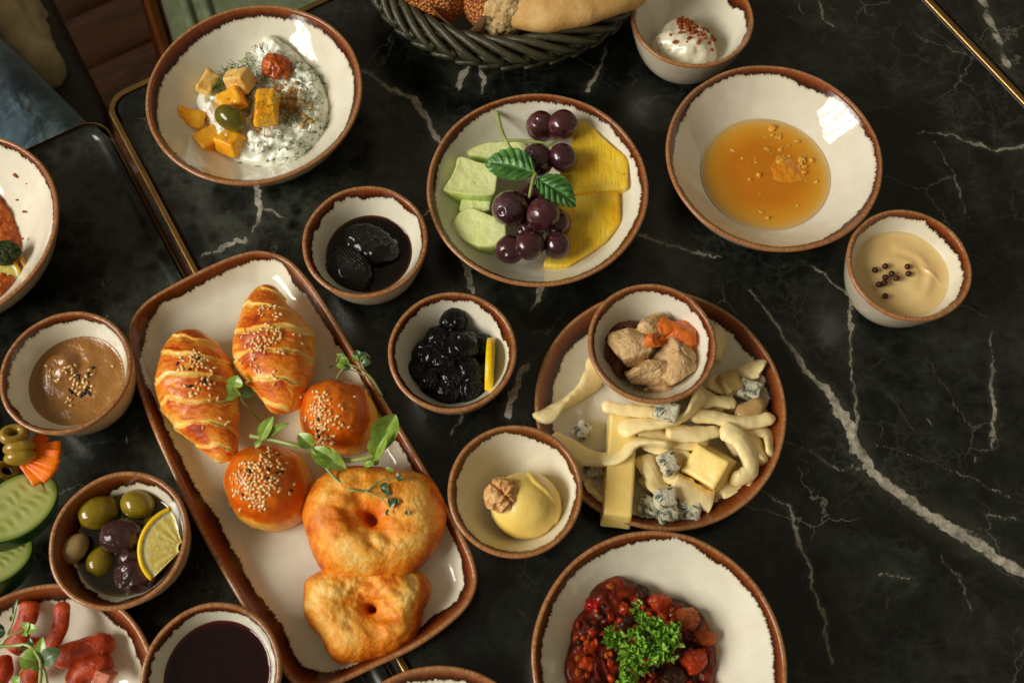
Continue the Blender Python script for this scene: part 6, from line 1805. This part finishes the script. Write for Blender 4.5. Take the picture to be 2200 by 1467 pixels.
# ------------------------------------------------------------------ sausage plate
def sausages():
    b = sausage_plate; zf = b.zf
    m = NT('red_sausage', rough=.42, spec=.25, coat=.08, coat_r=.2)
    c = m.ramp(m.noise(120, 4, .6), [(.3, (146, 44, 12)), (.55, (184, 66, 22)), (.78, (208, 98, 42))])
    c = m.mix(m.step(m.noise(420, 2, .5), .66, .72, 0, .6), c, (216, 140, 104)); m.color(c); m.bump(m.noise(260, 4, .6), .0011)
    cutm = food('sausage_cut_face', [(.3, (176, 92, 66)), (.6, (204, 124, 92)), (.8, (226, 164, 130))], 240, rough=.4, bump=(300, .0012), sss=.2)
    def sau(pts, w_px, lab, seed, hr=1.0, ends=.25, cut=True):
        P = catmull(pixs(pts), 60, closed=False); n = len(P); k = mpp(*pts[0])
        e = np.maximum(round_ends(n, ends), .45 if cut else .05)
        V, F = tube(P, w_px * k / 2 * e, w_px * k / 2 * hr * e, seg=26, amp=.0006, freq=90, seed=seed)
        low = V[:, 2].min()
        if low < zf: V[:, 2] += zf - low
        return tag(mk('sausage_piece', V, F, m.m), lab, 'sausage', 'sausage pieces under the sprouts')
    sau([(66, 1290, .020), (58, 1330, .019), (40, 1370, .017), (20, 1395, .015)], 42, 'curved sausage slice standing near the plate\'s far rim', 1, .6, .06)
    sau([(133, 1292, .028), (132, 1328, .027), (122, 1365, .024), (100, 1400, .020)], 34, 'long sausage strip rising to a pointed end over the rim', 2, .7, .12)
    sau([(118, 1420, .016), (165, 1402, .018), (215, 1386, .018), (245, 1392, .016)], 54, 'thick sausage piece lying by the olive bowl', 3, .9, .22, False)
    sau([(160, 1478, .016), (175, 1446, .018), (205, 1430, .019), (240, 1440, .018)], 56, 'short bent sausage piece next to the jam bowl', 4, .85, .2)
    sau([(62, 1470, .015), (72, 1440, .016), (92, 1425, .015)], 44, 'sausage piece under the sprout stems', 5, .8, .2)
    sau([(0, 1410, .014), (8, 1440, .014), (-10, 1475, .014)], 40, 'sausage piece cut by the photo\'s corner', 6, .8, .2)
    sau([(30, 1385, .010), (70, 1390, .010), (105, 1395, .010)], 40, 'dark sausage piece at the bottom of the pile', 7, .8, .2)
    V, F = rbox(pix(225, 1455, .023), (.0105, .0085, .009), .001, (14, 0, -20), 6, .0008, 150, 3)
    tag(mk('sausage_piece', V, F, cutm), 'pale pink cut end of sausage beside the jam bowl', 'sausage', 'sausage pieces under the sprouts')
    t = empty('pea_shoot', pix(85, 1410, .02), 'leggy pea shoot with round leaves lying on the sausages', 'herb sprig', 'pea shoots on the pastries')
    z = .034
    stem(t, [(-5, 1388, z), (30, 1386, z), (62, 1386, z + .002), (84, 1412, z + .002), (88, 1432, z), (86, 1470, z - .004)], .0011, .0012)
    stem(t, [(88, 1420, z), (98, 1450, z - .002), (102, 1480, z - .004)], .0010)
    stem(t, [(0, 1385, z - .002), (20, 1365, z), (40, 1358, z), (52, 1352, z)], .0008, .0006)
    stem(t, [(0, 1392, z - .002), (18, 1360, z), (30, 1325, z + .002), (38, 1288, z + .003)], .0008, .0005)
    stem(t, [(84, 1428, z), (60, 1430, z), (44, 1442, z - .002), (42, 1460, z - .004)], .0004)
    for a, bb, w_, mt in (((80, 1418), (42, 1410), 46, SHOOT), ((88, 1414), (92, 1368), 24, SHOOT), ((92, 1424), (130, 1394), 40, CRESS), ((52, 1352), (62, 1336), 22, SHOOT), ((56, 1352), (84, 1350), 22, SHOOT), ((52, 1356), (58, 1366), 12, SHOOT), ((30, 1325), (38, 1284), 9, CRESS), ((28, 1335), (24, 1320), 9, CRESS), ((8, 1345), (-14, 1358), 30, CRESS), ((6, 1368), (-8, 1352), 26, CRESS), ((62, 1386), (40, 1396), 12, CRESS), ((84, 1432), (66, 1436), 16, SHOOT), ((68, 1388), (64, 1370), 14, CRESS), ((30, 1470), (44, 1452), 24, SHOOT)):
        blade(t, (*a, z), (*bb, z + .003), w_, mat=mt, fold=.25, bow=.12)
sausages()

# ------------------------------------------------------------------ vegetables at the photo's edge
def vegetables():
    st = NT('black_slate', rough=.6); st.color((30, 30, 30))
    V, F, _ = slab(pixs([(-330, 840), (-40, 850), (-12, 960), (-14, 1100), (-30, 1230), (-330, 1260)], .006), .0, .006, .001)
    tag(mk('slate_board', V, F, st.m), 'dark board under the cucumber at the photo\'s edge', 'board')
    sk = food('cucumber_skin', [(.3, (22, 50, 18)), (.55, (38, 76, 30)), (.78, (74, 110, 58))], 70, rough=.25, coat=.35, bump=(160, .0006))
    fl = NT('cucumber_flesh', rough=.25, sss=.4, sss_r=.004, coat=.25, coat_r=.1)
    e = fl.attr('edge'); sd = fl.attr('sd')
    c = fl.ramp(fl.noise(90, 3, .6), [(.3, (208, 222, 124)), (.7, (226, 234, 160))])
    c = fl.mix(fl.step(e, .80, 1.0), c, (138, 172, 70)); c = fl.mix(fl.math('MULTIPLY', fl.step(sd, .3, .8), .4), c, (172, 188, 80)); fl.color(c)
    fl.bump(sd, -.0003)
    def cuke(c, a, bb, th, rot, lab):
        t = empty('cucumber_slice', c, lab, 'cucumber', 'cucumber slices at the photo\'s edge')
        th_ = np.linspace(0, 2 * np.pi, 80, endpoint=False); M = rotm(*rot)
        O = np.column_stack([a * np.cos(th_), bb * np.sin(th_)])
        V, F, rad = slab(O * .975, -th / 2, th, .0004, 80, 22, 0)
        x, y = V[:, 0] / a, V[:, 1] / bb
        sd_ = np.clip(np.sin(x * 30 + 3 * pnoise(V * 90, 2)) * .5 + .5, 0, 1) * np.exp(-((np.abs(y) - .30) / .20) ** 2) * (np.abs(x) < .72)
        mk('flesh', V @ M.T + c, F, fl.m, t, True, {'edge': rad, 'sd': sd_})
        n = 80; rows = [(.975, th * .49), (.995, th * .46), (1.0, th * .3), (1.0, -th * .3), (.995, -th * .46), (.975, -th * .49)]
        V = np.vstack([np.column_stack([O * q, np.full(n, z)]) for q, z in rows])
        mk('skin', V @ M.T + c, orient(V, [grid_faces(len(rows), n, True)]), sk, t)
    cuke(pix(36, 1098, .030), .0285, .0195, .013, (8, 26, 62), 'large oval cucumber slice with visible seeds')
    cuke(pix(-6, 1212, .020), .024, .018, .016, (6, 34, 70), 'cucumber slice cut by the photo\'s edge, lowest of the slices')
    ca = food('carrot_flesh', [(.3, (244, 100, 0)), (.55, (252, 124, 0)), (.78, (254, 150, 24))], 120, rough=.4, coat=.08, bump=(260, .0007))
    t = empty('carrot_fan', pix(75, 975, .03), 'fan of bright orange carrot petals behind the olive rings', 'carrot')
    base = pix(48, 975, .034)
    for (x, y, w_, z) in ((130, 958, 26, .034), (128, 978, 24, .036), (122, 996, 24, .037), (118, 1014, 26, .035), (88, 1036, 34, .033), (105, 1028, 26, .034), (100, 935, 28, .032)):
        P1 = pix(x, y, z); d = P1 - base; L = np.linalg.norm(d); k = mpp(x, y, z)
        V, F = rbox((base + P1) / 2, (L, w_ * k, .0032), .0008, (rnd.uniform(-14, 14), rnd.uniform(-5, 5), math.degrees(math.atan2(d[1], d[0]))), 5, .0004, 120, rnd.randint(0, 99))
        mk('petal', V, F, ca, t)
    og = food('olive_ring_flesh', [(.3, (136, 106, 26)), (.55, (166, 134, 44)), (.78, (190, 160, 70))], 80, rough=.2, coat=.4, sss=.2, bump=(180, .0005))
    def ring(c, r, w_, rot, lab):
        a = np.linspace(0, 2 * np.pi, 40, endpoint=False); bq = np.linspace(0, 2 * np.pi, 16, endpoint=False)
        V = np.array([((r + w_ * math.cos(q)) * math.cos(p), (r + w_ * math.cos(q)) * math.sin(p) * .85, w_ * 1.25 * math.sin(q)) for p in a for q in bq])
        g = np.arange(640).reshape(40, 16); F = np.stack([g, np.roll(g, -1, 0), np.roll(np.roll(g, -1, 0), -1, 1), np.roll(g, -1, 1)], -1).reshape(-1, 4)
        tag(mk('olive_ring', V @ rotm(*rot).T + c, orient(V, [F]), og), lab, 'olive', 'pitted olive pieces by the carrot')
    ring(pix(30, 934, .044), .0058, .0032, (-20, 18, 10), 'pitted green olive ring on top, its hole facing the viewer')
    ring(pix(14, 1012, .028), .0062, .0026, (0, 50, 20), 'pitted olive ring lying lower, against the cucumber')
    ring(pix(-4, 1042, .032), .0058, .0026, (10, 40, 40), 'olive ring cut by the photo edge above the cucumber')
    for x, y, z, lab, rz in ((42, 962, .041, 'half olive standing directly under the top olive ring', 12), (44, 982, .040, 'half olive farther down, touching the carrot petals', 12)):
        k = mpp(x, y, z); V, F, U = blob(pix(x, y, z), (34 * k, 17 * k, 24 * k), (0, 0, rz), 4, .02, 1, 2, 3); tag(mk('olive_half', V, F, og), lab, 'olive', 'pitted olive pieces by the carrot')
    wd = NT('pick_wood', rough=.6); wd.color((168, 116, 66))
    V, F = tube(pixs([(60, 985, .034), (90, 1035, .030), (97, 1058, .029)]), [.0013, .0012, .0003], seg=8)
    tag(mk('cocktail_pick', V, F, wd.m), 'thin wooden pick poking out below the carrot petals', 'pick')
    V, F = tube(pixs([(24, 1208, .010), (50, 1172, .018)]), [.0013, .0012], seg=8)
    tag(mk('cocktail_pick', V, F, wd.m), 'thin wooden pick below the large cucumber slice', 'pick')
vegetables()

# ------------------------------------------------------------------ bread basket
def basket():
    bm_ = NT('olive_black_wicker', rough=.38, spec=.45)
    bm_.color(bm_.ramp(bm_.noise(50, 3, .6), [(.3, (40, 39, 26)), (.7, (72, 68, 46))])); bm_.bump(bm_.noise(1, 3, .6, vec=bm_.vscale((500, 500, 90))), .0006)
    bot = pix(1078, 104, .058); Rr = .108
    c = np.array([bot[0] + .003, bot[1] + Rr + .002])
    t = empty('bread_basket', (*c, 0), 'round dark wicker basket with a plaited rim holding bread', 'basket')
    def ringtube(rad, z, w_, amp=0.0, nw=40, ph=0.0):
        a = np.linspace(0, 2 * np.pi, 240)
        r_ = rad + amp * np.sin(a * nw + ph)
        return tube(np.column_stack([c[0] + r_ * np.cos(a), c[1] + r_ * np.sin(a), z + 0 * a]), w_, seg=10, caps=False)
    # woven wall: rows of strands that pass in and out round upright stakes
    for i in range(11):
        z = .004 + i * .0047; rad = .078 + .026 * (z / .058) ** .8
        V, F = ringtube(rad, z, .0024, .0018, 22, math.pi * (i % 2)); mk('wall_strand', V, F, bm_.m, t)
    stake = None
    for i in range(44):
        a = 2 * math.pi * i / 44
        if stake is None:
            V, F = tube([(.078, 0, .002), (.092, 0, .028), (.104, 0, .056)], .0017, seg=8); stake = mesh_data('stake', V, F, bm_.m)
        o = bpy.data.objects.new('stake', stake); link(o, (*c, 0), t); o.rotation_euler = (0, 0, a)
    V, F, _ = mound(np.column_stack([c[0] + .08 * np.cos(np.linspace(0, 6.2, 40)), c[1] + .08 * np.sin(np.linspace(0, 6.2, 40))]), .001, .003, 8, .5, 60, 8, depth=.001); mk('base', V, F, bm_.m, t)
    # plaited rim: each strand climbs from the outside over the top and dives inside
    over = under = None
    n = 40
    for i in range(n):
        a = 2 * math.pi * i / n
        if over is None:
            s = np.linspace(0, 1, 22); ang = -s * 2 * math.pi / n * 3.6
            rr_ = Rr + .0095 * np.cos(s * math.pi) * np.where(s < .5, 1, .8); zz = .0545 + .0085 * np.sin(s * math.pi) - .006 * (1 - s)
            V, F = tube(np.column_stack([rr_ * np.cos(ang), rr_ * np.sin(ang), zz]), .0030 * np.maximum(round_ends(22, .2), .4), .0029 * np.maximum(round_ends(22, .2), .4), seg=10); over = mesh_data('rim_strand', V, F, bm_.m)
            ang = -s * 2 * math.pi / n * 3.2
            rr_ = Rr + .0085 - .004 * np.sin(s * math.pi); zz = .0465 + .0045 * np.cos(s * math.pi)
            V, F = tube(np.column_stack([rr_ * np.cos(ang), rr_ * np.sin(ang), zz]), .0030 * np.maximum(round_ends(22, .2), .4), seg=10); under = mesh_data('rim_strand', V, F, bm_.m)
        for me in (over, under):
            o = bpy.data.objects.new('rim_strand', me); link(o, (*c, 0), t); o.rotation_euler = (0, 0, a + rnd.uniform(-.01, .01))
    # paper napkin lining the basket
    pm = NT('paper_napkin', rough=.8, sss=.2); pm.color((206, 194, 184))
    na, nr = 120, 14
    A = np.linspace(math.radians(200), math.radians(340), na); Q = np.linspace(0, 1, nr)
    V = []
    for q in Q:
        for a in A:
            edge = .030 + .014 * abs(math.sin(a * 6.5 + .4)) + .006 * math.sin(a * 17)
            r_ = .070 + q * (.026 + .004 * math.sin(a * 23)); V.append((c[0] + r_ * math.cos(a), c[1] + r_ * math.sin(a), .010 + q * (edge + .010) + .002 * math.sin(a * 31 + q * 5)))
    V = np.array(V); f = grid_faces(nr, na); nn = vnorm(V, [f]); V2 = np.vstack([V, V - nn * .0003])
    tag(mk('napkin', V2, [f, f[:, ::-1] + len(V)], pm.m), 'crumpled pale paper napkin lining the bread basket', 'napkin')
    # bread
    cr = NT('sesame_crust', rough=.5, coat=.1)
    sd = cr.voro(420, 'F1'); q = cr.noise(60, 3, .6)
    cc = cr.mix(cr.step(sd, .2, .6), cr.ramp(q, [(.3, (206, 128, 50)), (.7, (226, 162, 84))]), cr.ramp(q, [(.3, (120, 52, 12)), (.7, (166, 86, 24))]))
    cr.color(cc); cr.bump(cr.math('MULTIPLY', sd, -1.0), .0022)
    ins = food('bread_crumb', [(.3, (176, 140, 86)), (.5, (202, 172, 118)), (.75, (222, 200, 152))], 150, detail=5, bump=(240, .003), rough=.85)
    pal = food('pale_bread_crust', [(.3, (190, 140, 78)), (.5, (208, 164, 100)), (.75, (222, 186, 126))], 50, bump=(160, .0008), rough=.6)
    k = mpp(930, 0, .07)
    V, F, U = blob(pix(925, -12, .058), (80 * k, 52 * k, .024), (0, 0, -20), 5, .05, 1.5, 3, 3); tag(mk('sesame_bread', V, F, cr.m), 'sesame crusted bread piece over the white napkin', 'bread', 'bread pieces in the basket')
    t2 = empty('sesame_bread', pix(1050, 0, .04), 'torn sesame bread showing its pale inside', 'bread', 'bread pieces in the basket')
    V, F, U = blob(pix(1040, 0, .056), (48 * k, 62 * k, .024), (0, 0, 0), 5, .05, 1.5, 3, 5); mk('crust', V, F, cr.m, t2)
    V, F, U = blob(pix(1082, 28, .060), (44 * k, 40 * k, .020), (0, 20, 0), 5, .10, 1.8, 4, 7); V = disp(V, F, .0016 * ridged(V * 150, 3, 4)); mk('torn_face', V, F, ins, t2)
    P = catmull(pixs([(1090, -20, .060), (1160, -4, .066), (1260, -25, .068), (1380, -70, .064)]), 60, closed=False)
    V, F = tube(P, .030 * np.maximum(round_ends(60, .2), .1), .016 * np.maximum(round_ends(60, .2), .1), seg=32, amp=.0014, freq=40); tag(mk('flat_bread', V, F, pal), 'long pale flat bread along the basket\'s inside', 'bread', 'bread pieces in the basket')
basket()
